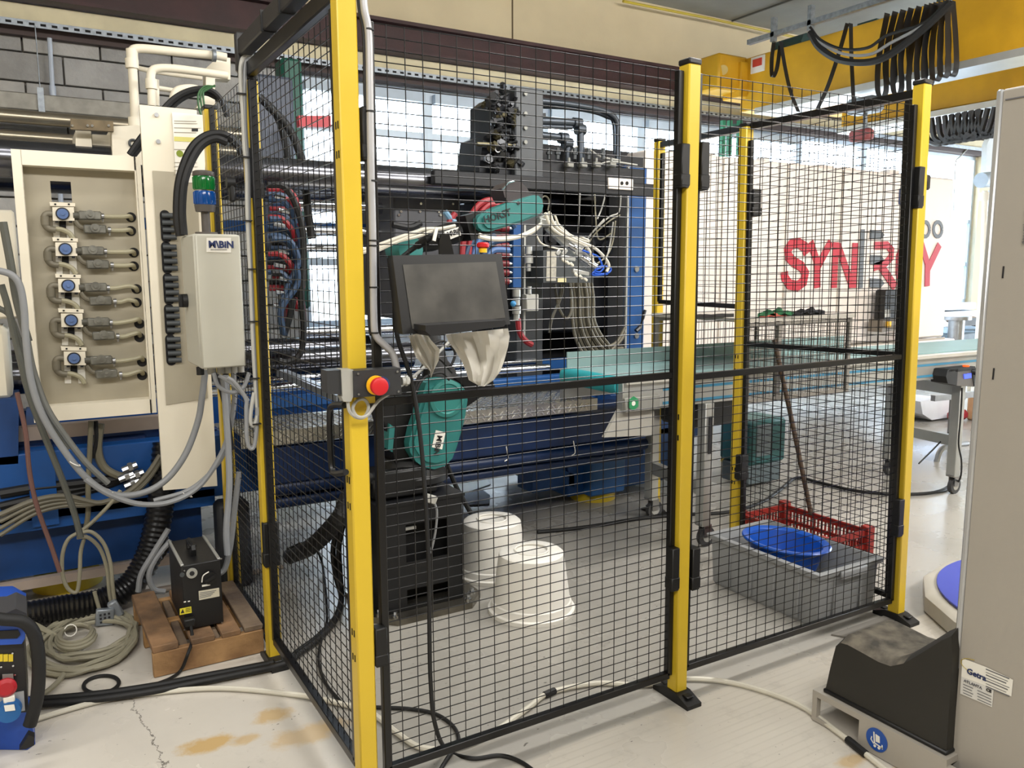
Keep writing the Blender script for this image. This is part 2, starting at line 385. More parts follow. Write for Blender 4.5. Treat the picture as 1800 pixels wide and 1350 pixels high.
# services on the block wall at the left
one(M().bb(-4, 1.1, 4.84, 4.94, 2.62, 2.74, bev=.008), 'cable_duct', mat('dirty_galvanised', '#98958c', .5, metal=.3, var=.3, scale=12), 'flat dirty grey cable duct fixed along the block wall above the steel pipe', 'cable duct')
one(M().tube([V(-4, 4.78, 2.56), V(1.1, 4.78, 2.56)], .048, seg=16, sub=1), 'steel_pipe', mat('dull_steel_pipe', '#b5ab97', .3, metal=.8), 'thick polished steel pipe running under the cable duct on the block wall', 'pipe')
one(M().tube([V(-4, 4.80, 2.43), V(1.1, 4.80, 2.43)], .04, seg=14, sub=1), 'steel_pipe', MATS['dull_steel_pipe'], 'lower dark steel pipe below the polished one on the block wall', 'pipe')
p0, p1 = at(86, 55, y=4.93), at(92, 155, y=4.93)
one(M().tube([V(p0.x, 4.93, 3.15), V(p1.x, 4.93, 2.80)], .016, sub=1).cyl((p1.x, 4.93, 2.74), (p1.x, 4.93, 2.82), .023), 'wall_conduit', mat('blue_white_conduit', '#b9c3d2', .4), 'pale vertical conduit above the cable duct on the block wall', 'pipe')
p2 = at(98, 240, y=4.93)
one(M().tube([V(p2.x, 4.93, 2.40), V(p2.x, 4.93, 1.35)], .018, sub=1), 'wall_conduit', MATS['blue_white_conduit'], 'pale vertical conduit below the steel pipes, seen through the cut-out of the valve cabinet', 'pipe')
cp = at(71, 165, y=4.85)
one(M().bb(cp.x-.02, cp.x+.02, 4.82, 4.85, 2.60, 2.78).cyl((cp.x, 4.83, 2.78), (cp.x, 4.83, 3.2), .004), 'pipe_hanger', GALV, 'slotted pipe hanger clamping the cable duct on a thin rod', 'bracket')
# ------------------------------------------------------------------ overhead crane
CRY = mat('crane_yellow', '#d6a31d', .5, var=.18, scale=3, bump=.1)
cr = T('overhead_crane', 'yellow box girder of the overhead crane crossing the ceiling at right', 'crane', (6, 1, 3.3))
M().bb(6.0, 6.25, -3.5, 4.45, 3.16, 3.70, bev=.006).build('girder', CRY, cr)
M().bb(5.95, 6.30, -3.5, 4.2, 3.10, 3.16).build('bottom_flange', mat('pale_lit_flange', '#cfd0cc', .35, metal=.6), cr)  # pale colour holds the light this flange catches
M().bb(7.6, 7.9, -3.0, 4.4, 3.14, 3.62, bev=.006).build('girder', CRY, cr)
M().bb(7.52, 7.98, -3.0, 4.4, 3.06, 3.12).build('bottom_flange', MATS['pale_lit_flange'], cr)
ec = M().bb(5.62, 6.05, 4.40, 4.74, 3.36, 3.72, bev=.02); ec.bb(5.9, 8.3, 4.36, 4.62, 3.30, 3.66, bev=.01); ec.build('end_carriage', CRY, cr)
M().cyl(at(1271, 123, y=4.39), at(1271, 123, y=4.41), .05, seg=18).build('buffer', mat('cream_buffer', '#cdb267', .5), cr)
lb = at(1332, 113, x=5.99)
M().bb(5.985, 5.998, lb.y-.09, lb.y+.09, lb.z-.08, lb.z+.08).build('warning_plate', WHT, cr)
M().bb(5.978, 5.986, lb.y-.06, lb.y+.06, lb.z-.02, lb.z+.055).build('warning_plate', mat('red_print', '#c5402e', .6), cr)
hm = M().bb(6.9, 7.3, 3.2, 3.9, 3.75, 4.0, bev=.03).bb(6.2, 7.5, 3.0, 3.2, 3.70, 3.78).cyl((6.5, 4.0, 3.82), (6.5, 4.4, 3.82), .12).cyl((6.6, 2.2, 3.86), (6.6, 2.6, 3.86), .13)
hm.build('drive_motor', mat('dark_green_motor', '#2f4a48', .5), cr)
# festoon rail and flat cables
FX = 5.62
ra, rb = at(1316, 75, x=FX), at(1620, -22, x=FX)
fs = T('festoon_rail', 'galvanised festoon track hung beside the yellow crane girder', 'cable track', ra)
M().bar(ra, rb, .05, .045).build('track', GALV, fs)
for px, py in ((1425, 42), (1360, 62), (1660, -34)):
    p = at(px, py, x=FX); M().box(p+V(0, 0, .05), (.05, .04, .22)).build('hanger', GALV, fs)
FLAT = mat('flat_black_cable', '#38383a', .4)
def flatcable(pts, wd, label, n=0):
    P = smooth([Vector(p) for p in pts], 8); m = M(); rows = []
    for p in P: rows.append([p+V(0, 0, 0), p+V(wd, 0, 0)])
    m.sheet(rows, .008); o = one(m, 'flat_cable', FLAT, label, 'cable', 'flat cables hanging from the festoon track'); return o
def fc(pp, label, wd=.055, x=FX): flatcable([at(a, b, x=x) for a, b in pp], wd, label)
fc([(1357, 72), (1353, 105), (1354, 135), (1362, 120), (1368, 80)], 'short flat black cable loop at the far end of the festoon track')
fc([(1369, 72), (1376, 115), (1386, 160), (1400, 196)], 'flat black cable slanting right, next to the short far loop')
fc([(1486, 40), (1472, 90), (1452, 150), (1433, 192)], 'flat black cable slanting left in the middle of the girder')
fc([(1492, 40), (1493, 95), (1495, 140), (1497, 182)], 'straight flat black cable hanging in the middle of the girder')
k = 0
names = ['leftmost', 'second', 'third', 'fourth', 'fifth', 'sixth', 'seventh', 'eighth', 'ninth', 'last, rightmost']
for i, (tx, bx, by) in enumerate(((1562, 1545, 172), (1576, 1560, 150), (1590, 1572, 168), (1604, 1586, 140), (1618, 1600, 172), (1632, 1614, 146), (1640, 1626, 152), (1648, 1640, 142), (1656, 1654, 136), (1664, 1668, 134))):
    ty = 22-(tx-1562)*.22
    xx = FX-.06*(i % 3)
    fc([(tx-7, ty), (bx-5, by-70), (bx-7, by-16), (bx, by), (bx+8, by-16), (bx+7, by-70), (tx+6, ty)], '%s loop in the dense bunch of flat cables on the crane' % names[i], .075, xx)
for i, (mid_) in enumerate(((1480, 86, 1560, 62), (1484, 95, 1565, 76), (1470, 100, 1560, 100), (1478, 106, 1570, 92))):
    a, b, c, d = mid_
    one(M().tube([at(1424, 48+i*3, x=FX-.2), at(1442, 70+i*5, x=FX-.2), at(a, b, x=FX-.2), at((a+c)/2+5, (b+d)/2+10, x=FX-.2), at(c, d, x=FX-.2), at(1625, 40+i*3, x=FX-.2), at(1672, -5+i*3, x=FX-.2)], .013 if i < 3 else .03, seg=6), 'swagged_cable', BLKR if i != 1 else GREYC,
        ['top', 'second, grey', 'third', 'lowest, thickest'][i]+' of the four cables sagging in front of the festoon loops', 'cable', 'cables sagging below the crane track')
# ------------------------------------------------------------------ guard fence
def foot(parent, cx, cy, alongx=False):
    m = M(); L, wd = .088, .032
    pr = [(-L, 0), (-L, .014), (-L*.75, .022), (-.03, .036), (.03, .036), (L*.75, .022), (L, .014), (L, 0)]
    if alongx: pts = [V(cx+a, cy-wd, b) for a, b in pr]; m.prism(pts, (0, wd*2, 0))
    else: pts = [V(cx-wd, cy+a, b) for a, b in pr]; m.prism(pts, (wd*2, 0, 0))
    d = (.05, 0) if alongx else (0, .055)
    for s in (-1, 1): m.box((cx+s*d[0], cy+s*d[1], .031), (.03, .03, .008), bev=.003)
    m.build('foot', BLKP, parent)
def post(a, b, label, slots=(), alongx=False, w=.05):
    a, b = Vector(a), Vector(b); t = T('fence_post', label, 'fence post', (a.x, a.y, 0), 'yellow posts of the guard fence')
    M().bar(V(a.x, a.y, .012), b, w, w, up=(0, 1, 0), bev=.004).build('upright', YEL, t)
    M().box(b+V(0, 0, .008), (w+.004, w+.004, .018), bev=.004).build('cap', BLKP, t)
    foot(t, a.x, a.y, alongx)
    if slots:
        m = M(); d = b-a
        for z in slots:
            c = a+d*(z/d.z)
            for s in (-.008, .008):
                m.box((c.x-w/2-.0005, c.y+s, z), (.002, .005, .018)); m.box((c.x-w/2-.0005, c.y+s, z-.07), (.002, .005, .018))
        m.build('slots', HOLE, t, kind='stuff')
    return t
def zat(px, py): return at(px, py, x=-.012).z
post((.013, -.005, 0), (.013, -.005, 2.2), 'nearest yellow post, cut by the top and bottom of the picture, carrying the emergency stop', [zat(593, 220), zat(615, 845), zat(622, 1113)], True)
b2 = at(1189, 1218, y=-.03); t2 = at(1212, 127, y=-.03)
post((b2.x+.025, -.005, 0), (t2.x+.025, -.005, 2.115), 'tall middle yellow post between the two front mesh panels', [1.0, .5])
b3 = at(1578, 1082, y=-.03); t3 = at(1625, 155, y=-.03)
post((b3.x+.025, -.005, 0), (t3.x+.025, -.005, t3.z+.02), 'right-hand corner post of the fence, beside the blue round table')
post((.013, .985, 0), (.013, .965, 2.13), 'thin-looking yellow post left of the nearest one, beside the pallet')
post((.013, 1.66, 0), (.013, 1.66, 2.15), 'rearmost yellow post at left, behind the grey control box')
post((2.385, .906, 0), (2.36, .906, 2.17), 'yellow post inside the fence behind the middle mesh panel, above the grey tub', [1.05, .47])
post((2.53, 1.71, 0), (2.51, 1.71, 2.22), 'farthest yellow post, next to the bright blue machine column')
def panel(BL, BR, TL, TR, label, nv, u0, du, midv=None, rows=66, fr=.022, bottom=True, handle=None, top=False):
    BL, BR, TL, TR = map(Vector, (BL, BR, TL, TR)); t = T('mesh_panel', label, 'fence panel', (BL.x, BL.y, BL.z), 'black wire mesh panels of the guard fence')
    M().bar(BL, TL, fr, fr, up=(0, 1, 0), bev=.002).build('frame_upright', BLK, t)
    M().bar(BR, TR, fr, fr, up=(0, 1, 0), bev=.002).build('frame_upright', BLK, t)
    def pt(u, v): return (BL*(1-u)+BR*u)*(1-v)+(TL*(1-u)+TR*u)*v
    if bottom: M().bar(pt(0, 0), pt(1, 0), fr, fr*1.1, bev=.002).build('bottom_rail', BLK, t)
    if midv: M().bar(pt(0, midv), pt(1, midv), fr*.7, fr, bev=.002).build('middle_rail', BLK, t)
    if top: M().bar(pt(0, 1), pt(1, 1), fr, fr, bev=.002).build('top_rail', BLK, t)
    m = M(); nrm = (BR-BL).cross(V(0, 0, 1)).normalized()*.0026
    for k in range(nv):
        u = u0+du*k; m.cyl(pt(u, -.003)+nrm, pt(u, 1)+nrm, .0015, seg=5, cap=False)
    for k in range(rows+1):
        v = 1-k/rows*(1-.004); m.cyl(pt(0, v)-nrm, pt(1, v)-nrm, .0015, seg=5, cap=False)
    m.build('wire_mesh', WIRE, t, kind='stuff')
    return t
BLx, TLx = .077, .077
rb_, rt_ = V(b2.x-.014, 0, 0), V(t2.x-.014, 0, 0)
wA = rb_.x-BLx
A = panel((BLx, 0, .093), (rb_.x, 0, .093), (TLx, 0, 2.09), (rt_.x, 0, 2.095), 'large front mesh panel that holds the tablet, between nearest and middle posts', 20, .047/wA, .05/wA, (1.139-.093)/2.0)
q = [V(b2.x+.064, 0, .10), V(b3.x-.014, 0, .09), V(t2.x+.064, 0, at(1241, 132, y=0).z), V(t3.x-.014, 0, at(1628, 188, y=0).z)]
wB = q[1].x-q[0].x
B_ = panel(*q, 'front mesh panel on the right, in front of the grey tub', int(wB/.05)-1, .05/wB, .05/wB, .515)
Cp = panel((2.40, .04, .09), (2.39, .865, .09), (2.33, .04, 2.14), (2.35, .865, 2.1), 'mesh panel of the right end, running back from the corner post', 15, .06, .0606, .51)
Dp = panel((2.385, .94, 1.30), (2.50, 1.67, 1.30), (2.36, .94, 2.13), (2.50, 1.67, 2.15), 'short high mesh panel above the conveyor between the two rear posts', 13, .07, .070, None, rows=27)
L1 = panel((.012, .055, .108), (.012, .935, .108), (.012, .055, 2.125), (.012, .92, 2.125), 'mesh door at left with the black pull handle, seen at a steep angle', 17, .078/.88, .05/.87, None, fr=.026)
L2 = panel((.012, 1.035, .095), (.012, 1.615, .095), (.012, 1.02, 2.15), (.012, 1.615, 2.15), 'mesh panel at left behind the grey control box and its cables', 11, .06, .083, .52)
# brackets
def clip(parent, c, d=(.03, .05, .17), name='clamp_bracket'):
    M().box(c, d, bev=.003).box(Vector(c)+V(0, 0, -d[2]*.32), (d[0]*1.12, d[1]*1.1, d[2]*.28), bev=.003).build(name, BLKP, parent)
clip(A, V(at(1200, 292, y=-.02).x, -.018, at(1200, 292, y=-.02).z), (.034, .036, .135))
clip(A, V(at(1183, 1000, y=-.02).x, -.018, at(1183, 1000, y=-.02).z), (.032, .036, .15))
clip(A, V(.060, -.010, at(640, 235, y=-.02).z), (.032, .036, .13))
clip(A, V(.058, -.012, .47), (.034, .036, .11))
clip(B_, V(at(1238, 292, y=-.02).x, -.005, at(1238, 292, y=-.02).z), (.035, .045, .15))
clip(B_, V(at(1222, 1000, y=-.02).x, -.005, at(1222, 1000, y=-.02).z), (.035, .045, .15))
clip(B_, V(at(1615, 330, y=-.02).x, -.015, at(1615, 330, y=-.02).z), (.034, .036, .16))
clip(B_, V(at(1580, 910, y=-.02).x, -.015, at(1580, 910, y=-.02).z), (.034, .036, .16))
for px, py in ((447, 305), (470, 957)):
    c = at(px, py, y=.955); clip(L1, V(.012, .955, c.z), (.055, .03, .17))
for px, py in ((1322, 357), (1300, 820)):
    c = at(px, py, y=.88); clip(Cp, V(c.x, .865, c.z), (.055, .04, .13))
c = at(1622, 330, y=.03); M().box((c.x, .03, c.z+.02), (.03, .05, .06), bev=.006).cyl((c.x-.04, .03, c.z), (c.x+.01, .03, c.z), .012).build('latch', BLKP, Cp)
# cable duct along the top of the door, stabiliser bar at right
one(M().bar((.0, .05, 2.235), (.0, .955, 2.235), .045, .055, bev=.004).box((.0, .965, 2.22), (.055, .035, .13), bev=.006), 'cable_channel', mat('black_duct', '#2b2a2b', .45), 'black cable channel running along the top of the left mesh door', 'cable channel')
one(M().bar((.016, .05, 2.165), (.016, .955, 2.165), .03, .05, bev=.004), 'top_bar', BLK, 'dark flat bar just under the cable channel above the mesh door', 'bar')
for y_ in (.42, .62): one(M().box((-.001, y_, 2.235), (.052, .006, .062)), 'cable_tie', BLKP, 'black cable tie strapped round the cable channel, %s one' % ('nearer' if y_ < .5 else 'farther'), 'cable tie')
s0, s1, s2 = at(1622, 163, x=2.34), at(1343, 218, x=2.36), at(1162, 256, x=2.40)
one(M().bar(s0, s1, .03, .03).bar(s1, V(2.51, 1.71, 2.20), .03, .03), 'stabiliser_bar', BLK, 'black stabiliser bar joining the tops of the right-hand posts', 'bar')
# door handle
h0 = [at(606, 712, x=-.03), at(588, 712, x=-.03), at(580, 722, x=-.03), at(580, 770, x=-.03), at(583, 822, x=-.03), at(590, 832, x=-.03), at(608, 830, x=-.03)]
M().tube(h0, .0085, seg=8, sub=4).build('pull_handle', BLK, L1)
# ------------------------------------------------------------------ things on the nearest post
es = T('emergency_stop', 'emergency stop boxes with a red mushroom button strapped to the nearest yellow post', 'emergency stop', (.05, -.07, 1.2))
def quadbox(p, y, th):  # outline given in the picture, stood on the plane y
    return M().prism([at(a, b, y=y) for a, b in p], (0, th, 0))
quadbox([(621, 652), (704, 647), (706, 693), (622, 699)], -.085, .045).build('black_box', mat('charcoal_box', '#2e2f31', .45), es)
quadbox([(600, 650), (621, 650), (622, 697), (602, 697)], -.08, .045).build('grey_box', mat('pale_grey_box', '#a3a29a', .5), es)
quadbox([(574, 652), (601, 650), (602, 694), (576, 692)], -.075, .045).build('left_box', MATS['charcoal_box'], es)
quadbox([(600, 697), (621, 697), (617, 706), (604, 706)], -.08, .03).build('gland', MATS['pale_grey_box'], es)
c = at(660, 677, y=-.09)
M().cyl(c, c+V(0, -.006, 0), .0245, seg=24).build('yellow_collar', mat('bright_yellow', '#f2b81e', .4), es)
M().cyl(c+V(.016, 0, 0), c+V(.016, -.004, 0), .021, seg=24).build('blue_disc', NAVY, es)
M().lathe([(.014, 0), (.014, .014), (.0215, .018), (.023, .026), (.0215, .033), (.015, .036)], c, (0, -1, 0), 28).build('red_button', RED, es)
for a, b in ((629, 657), (698, 653), (630, 693), (700, 688)):
    p = at(a, b, y=-.086); M().cyl(p, p+V(0, -.003, 0), .003, seg=8).build('screw', STEEL, es)
pg = at(706, 670, y=-.06); M().cyl(pg, pg+V(.02, 0, 0), .011, seg=10).cyl(pg+V(.01, 0, 0), pg+V(.016, 0, 0), .014, seg=6).build('cable_gland', LGREY, es)
one(M().bb(.0, .05, -.05, -.032, 1.145, 1.17), 'mounting_strap', YEL, 'small yellow strap plate under the emergency stop box', 'bracket')
lp = [at(a, b, y=y) for a, b, y in ((611, 703, -.07), (614, 722, -.07), (625, 733, -.06), (640, 733, -.055), (648, 716, -.05), (640, 702, -.05), (627, 705, -.055), (620, 718, -.06), (628, 732, -.065), (645, 730, -.06), (665, 705, -.05), (690, 688, -.03), (735, 655, .05), (790, 600, .3))]
one(M().tube(lp, .0045, seg=6), 'looped_cable', LGREY, 'grey cable with a small loop hanging below the emergency stop', 'cable')
# conduit tube
cp = [at(a, b, y=-.03) for a, b in ((638, -10), (641, 20), (648, 60), (650, 160), (652, 300), (655, 420), (657, 560), (661, 590), (675, 606), (690, 622), (699, 655))]
one(M().tube(cp, .0095, seg=12), 'cable_conduit', mat('silver_conduit', '#b3b3b5', .35, metal=.3), 'silver-grey conduit tied beside the nearest post, bending right at its foot', 'cable')
one(M().tube([p+V(-.008, .012, 0) for p in cp[:8]], .0045, seg=6), 'black_lead', BLKR, 'thin black lead tucked behind the silver conduit', 'cable')
for k, (a, b) in enumerate(((649, 52), (651, 196), (655, 318), (656, 423), (656, 432), (657, 505), (658, 585))):
    p = at(a, b, y=-.03); one(M().cyl(p+V(0, 0, -.002), p+V(0, 0, .002), .0115, seg=12), 'cable_tie', BLKP, 'black cable tie on the silver conduit, %s from the top' % ['first', 'second', 'third', 'fourth', 'fifth', 'sixth', 'seventh'][k], 'cable tie', 'cable ties on the silver conduit')
# ------------------------------------------------------------------ tablet
ty = -.075
tb = T('operator_tablet', 'black touch-screen panel hooked on the front mesh, screen dark and dusty', 'touch screen', at(790, 590, y=ty))
TLp, TRp, BRp, BLp = at(690, 449, y=ty), at(882, 446, y=ty), at(897, 570, y=ty-.032), at(708, 588, y=ty-.032)
m = M(); m.prism([TLp, TRp, BRp, BLp], (0, .03, 0)); m.build('housing', mat('tablet_black', '#141415', .42), tb, smooth_=False)
M().prism([at(683, 455, y=ty+.02), at(690, 449, y=ty), at(708, 588, y=ty-.032), at(699, 584, y=ty-.01)], (0, .012, 0)).build('side_rim', MATS['tablet_black'], tb)
def scr(a, b):
    tp = TLp*(1-a)+TRp*a; bt = BLp*(1-a)+BRp*a; return tp*(1-b)+bt*b+V(0, -.0008, 0)
m = M(); m.prism([scr(.075, .12), scr(.93, .11), scr(.955, .90), scr(.085, .94)], (0, -.001, 0))
m.build('screen', mat('dusty_screen', '#4c4a46', .3, spec=.6, var=.4, scale=14, hex2='#3b3a38'), tb, smooth_=False)
M().prism([at(748, 572, y=ty-.10), at(887, 563, y=ty-.10), at(890, 568, y=ty-.10), at(886, 574, y=ty-.10), at(758, 591, y=ty-.10), at(748, 582, y=ty-.10)], (0, .10, 0)).build('support_tray', mat('tray_black', '#18181a', .5), tb)
m = M(); m.prism([at(774, 447, y=-.045), at(772, 425, y=-.045), at(776, 412, y=-.045), at(790, 412, y=-.045), at(793, 425, y=-.045), at(798, 447, y=-.045)], (0, .01, 0)); m.build('hook_plate', BLK, tb)
p = at(849, 444, y=-.06); M().cyl(p, p+V(0, 0, .012), .011, seg=14).build('yellow_ring', MATS['bright_yellow'], tb)
M().lathe([(.011, 0), (.017, .004), (.0175, .012), (.013, .016)], p+V(0, 0, .011), (0, 0, 1), 18).build('stop_button', RED, tb)
# covers hanging under the tablet
def cloth(outline_rows, y, label):
    g = []
    for j, row in enumerate(outline_rows):
        n = 12; (ax, ay), (bx, by) = row[0], row[1]; r = []
        for i in range(n+1):
            u = i/n; r.append(at(ax+(bx-ax)*u, ay+(by-ay)*u+math.sin(u*math.pi)*(row[2] if len(row) > 2 else 0), y=y+.014*math.sin(i*1.35+j*.5)+.01*math.sin(i*.6-j*.9)))
        g.append(r)
    GG = []
    for a, b in zip(g, g[1:]):
        for k in range(3): GG.append([p*(1-k/3)+q_*(k/3) for p, q_ in zip(a, b)])
    GG.append(g[-1])
    return one(M().sheet(GG, .001), 'plastic_cover', mat('milky_plastic_bag', '#ece8de', .45, var=.04, spec=.6), label, 'bag')
cloth([[(718, 590), (748, 583)], [(724, 608), (758, 598)], [(731, 628), (773, 614)], [(742, 640), (771, 634)], [(756, 652), (763, 650)], [(757, 664), (758, 664)]], -.05, 'small crumpled milky plastic cover hanging from the left of the tablet')
cloth([[(783, 588), (893, 577)], [(788, 600), (896, 592)], [(800, 616), (893, 610)], [(812, 636), (887, 632)], [(820, 655), (880, 652)], [(824, 668), (868, 668), 3], [(838, 676), (852, 679), 1]], -.06, 'large milky plastic cover hanging from the right of the tablet')
# cables of the tablet
kb = [at(a, b, y=-.03) for a, b in ((693, 520), (698, 590), (722, 665), (738, 760), (748, 880), (754, 1000), (755, 1120), (757, 1200), (764, 1270))]+[at(785, 1318, z=.012), at(830, 1333, z=.008), at(880, 1328, z=.008), at(920, 1342, z=.008), at(960, 1375, z=.008)]
one(M().tube(kb, .0065, seg=8), 'power_cable', BLKR, 'black cable dropping from the tablet down the front mesh to the floor', 'cable')
kb = [at(a, b, z=.008) for a, b in ((600, 1238), (660, 1243), (720, 1246), (765, 1255), (795, 1275), (806, 1298), (797, 1318), (785, 1335), (770, 1360))]
one(M().tube(kb, .0065, seg=8), 'power_cable', BLKR, 'black cable curling in a loop on the floor at the foot of the front mesh', 'cable')
kb = [at(a, b, y=y) for a, b, y in ((778, 424, -.04), (768, 416, -.03), (752, 420, .0), (740, 428, .05), (722, 440, .08), (706, 452, .08))]
one(M().tube(kb, [.006, .006, .011, .011, .007, .006], seg=8), 'plugged_lead', BLKR, 'black plug and lead curving down behind the top of the tablet', 'cable')
p = at(765, 412, y=-.045); one(M().box(p, (.009, .004, .034), Matrix.Rotation(.25, 3, 'Y')), 'paper_tag', WHT, 'narrow white paper tag on the lead above the tablet', 'tag')
# floor cables
wc = [at(a, b, z=.011) for a, b in ((-30, 1300), (57, 1267), (110, 1250), (172, 1233), (215, 1225), (298, 1215), (370, 1210), (433, 1212), (500, 1219), (545, 1225), (590, 1235), (650, 1252), (700, 1290), (740, 1314), (800, 1314), (870, 1285), (930, 1243), (968, 1217), (1050, 1201), (1130, 1204), (1210, 1193), (1300, 1203), (1400, 1237), (1470, 1285), (1530, 1332), (1580, 1372))]
one(M().tube(wc, .0095, seg=8), 'floor_cable', WHITEC, 'long off-white cable winding across the floor under the fence', 'cable')
for (a, b), lb in ((((957, 1222), (975, 1214)), 'dark tape joint on the white floor cable inside the fence'), (((1490, 1300), (1522, 1326)), 'dark tape joint on the white floor cable near the black cover')):
    one(M().tube([at(a[0], a[1], z=.012), at(b[0], b[1], z=.012)], .0125, sub=1), 'tape_joint', BLKR, lb, 'tape')
for k, (dy, lb) in enumerate(((0, 'upper'), (9, 'lower'))):
    kc = [at(a, b+dy*s, z=.02) for a, b, s in ((20, 1230, 1), (75, 1229, 1), (180, 1219, 1), (280, 1204, 1), (340, 1192, 1), (420, 1177, .9), (500, 1160, .8), (528, 1142, .5), (560, 1118, .5), (590, 1085, .4), (600, 1050, .2))]
    kc += [at(598-8*k, 1010, z=.1), at(596-10*k, 960, z=.25), at(607-6*k, 905, z=.4)]
    one(M().tube(kc, .0125, seg=10), 'thick_black_cable', BLKR, '%s of the two thick black cables lying across the left floor' % lb, 'cable', 'thick black cables on the left floor')
one(M().tube([at(510, 978, z=.1), at(545, 962, z=.28), at(575, 935, z=.40), at(600, 905, z=.5), at(615, 870, z=.55), at(650, 840, z=.6)], .038, seg=12, sub=10, rib=.14), 'braided_hose', BLKR, 'thick black ribbed hose curving behind the left mesh door towards the robot', 'hose')
one(M().tube([at(505, 965, z=.2), at(540, 955, z=.25), at(565, 985, z=.05), at(575, 1080, z=.02), at(566, 1120, z=.02), at(560, 1160, z=.01), at(572, 1200, z=.01), at(600, 1235, z=.01)], .006, seg=6), 'thin_black_cable', BLKR, 'thin black cable coiling on the floor behind the mesh door', 'cable')
rg = [at(178+31*math.cos(t), 1203+15*math.sin(t)-8*math.cos(t)*.4, z=.007) for t in [2*math.pi*k/16 for k in range(16)]]
one(M().tube(rg, .007, seg=8, closed=True, sub=3), 'rubber_ring', BLKR, 'loose black rubber ring lying on the floor left of the pallet', 'ring')
# ------------------------------------------------------------------ injection moulding machine
mc = T('moulding_machine', 'long blue and cream injection moulding machine filling the back of the cell', 'machine', (2, 2.9, 0))
m = M(); m.bb(-3.2, 3.2, 1.95, 2.05, .42, .72, bev=.006).bb(-3.2, 3.2, 3.2, 3.3, .55, .72).bb(1.3, 3.2, 1.95, 3.3, .38, .46).bb(-3.2, 0, 1.95, 3.3, .38, .46)
for x in (-3.1, -1.9, -.7, 1.4, 2.3, 3.1): m.bb(x-.05, x+.05, 1.93, 3.28, .40, .73)
m.build('bed_frame', BLUE, mc)
M().bb(.15, 2.35, 1.62, 1.93, .52, .70, bev=.01).build('step_support', mat('deep_blue_paint', '#0a264f', .4, var=.3), mc)
M().tube([V(.15, 1.66, .50), V(2.4, 1.66, .46)], .035, sub=1, seg=10).tube([V(.15, 1.7, .42), V(2.4, 1.7, .40)], .03, sub=1, seg=10).build('service_pipe', MATS['deep_blue_paint'], mc)
M().bb(2.15, 3.1, 2.1, 2.9, .06, .40, bev=.01).bb(1.9, 2.5, 2.12, 2.3, .12, .30).build('base_block', BLUE, mc)
M().prism([V(1.55, 2.1, .40), V(2.2, 2.1, .12), V(2.2, 2.1, .20), V(1.75, 2.1, .42)], (0, .15, 0)).build('gusset', BLUE, mc)
bx = M().bb(2.27, 2.55, 2.02, 2.28, .06, .33, bev=.012); bx.build('foot_block', mat('light_blue_paint', '#2a5f9c', .45), mc)
for x, y in ((2.42, 2.2), (-.63, 2.3), (-2.3, 2.3), (4.0, 2.4)):
    M().cyl((x, y, 0), (x, y, .06), .15, .14, seg=24).build('levelling_foot', mat('foot_yellow', '#d5b81f', .5), mc)
# white cable ties hanging from the pipes
for px, py in ((890, 785), (1008, 775)): M().tube([at(px, py, y=1.6), at(px+3, py+20, y=1.6), at(px-3, py+26, y=1.6)], .003, seg=4).build('cable_tie', WHT, mc)
# tread plate
tp_ = M().bb(.06, 2.0, 1.60, 2.0, .765, .775); tp_.bb(.06, 2.0, 1.60, 1.606, .71, .765)
TRD = mat('checker_plate', '#b9b7ae', .28, metal=.9, scale=30, bump=.2)
tr_ = tp_.build('tread_plate', TRD, mc)
m = M()
for i in range(6, int(2.1/.036)):
    for j in range(9):
        cx, cy = -.13+i*.036, 1.62+j*.042; ang = math.pi/4*(1 if (i+j) % 2 else -1)
        m.box((cx, cy, .7765), (.026, .007, .003), Matrix.Rotation(ang, 3, 'Z'))
    for zz in (.725, .748): m.box((-.13+i*.036, 1.5985, zz), (.024, .003, .006), Matrix.Rotation((.8 if i % 2 else -.8), 3, 'Y'))
m.build('tread_ribs', mat('worn_rib_metal', '#d3d2cb', .22, metal=.95), tr_, kind='stuff')
# blue side rails over the tread, grating
M().bb(.2, 3.0, 2.02, 2.09, .80, .86, bev=.008).bb(.2, 3.0, 2.3, 2.36, .86, .92).build('blue_rail', BLUEL, mc)
M().bb(1.3, 3.0, 2.4, 3.1, .74, .80).build('cavity_floor', BLACKM, mc)
for k, y_ in enumerate((2.10, 2.25)): M().tube([V(-.2, y_, .90+.02*k), V(2.0, y_, .90+.02*k)], .022, sub=1, seg=10).build('guide_rod', CHROME, mc)
M().bar(at(495, 655, y=1.9), at(600, 700, y=1.35), .05, .03).build('channel_bar', GALV, mc)
# tie bars
TB = mat('tie_bar_steel', '#77787e', .2, metal=.95, var=.4, scale=2)
for y_, z_, r, xe in ((2.35, 1.985, .085, 1.75), (3.05, 1.985, .085, 3.0), (2.35, 1.0, .075, 1.2), (3.05, 1.0, .075, 1.2)):
    M().tube([V(-1.6, y_, z_), V(xe, y_, z_)], r, seg=20, sub=1).build('tie_bar', TB, mc)
# light steel rods seen between the bars
for y_, z_, r, x1 in ((2.7, 1.86, .035, 1.55), (2.75, 1.72, .03, 1.5), (2.7, 1.62, .025, 1.7), (2.5, 1.14, .03, 2.0), (2.5, 1.02, .03, 2.0)):
    M().tube([V(.62, y_, z_), V(x1, y_, z_)], r, seg=14, sub=1).build('guide_rod', CHROME, mc)
M().bb(-.2, 1.5, 2.95, 3.0, 1.72, 1.78).build('blue_rail', BLUEL, mc)
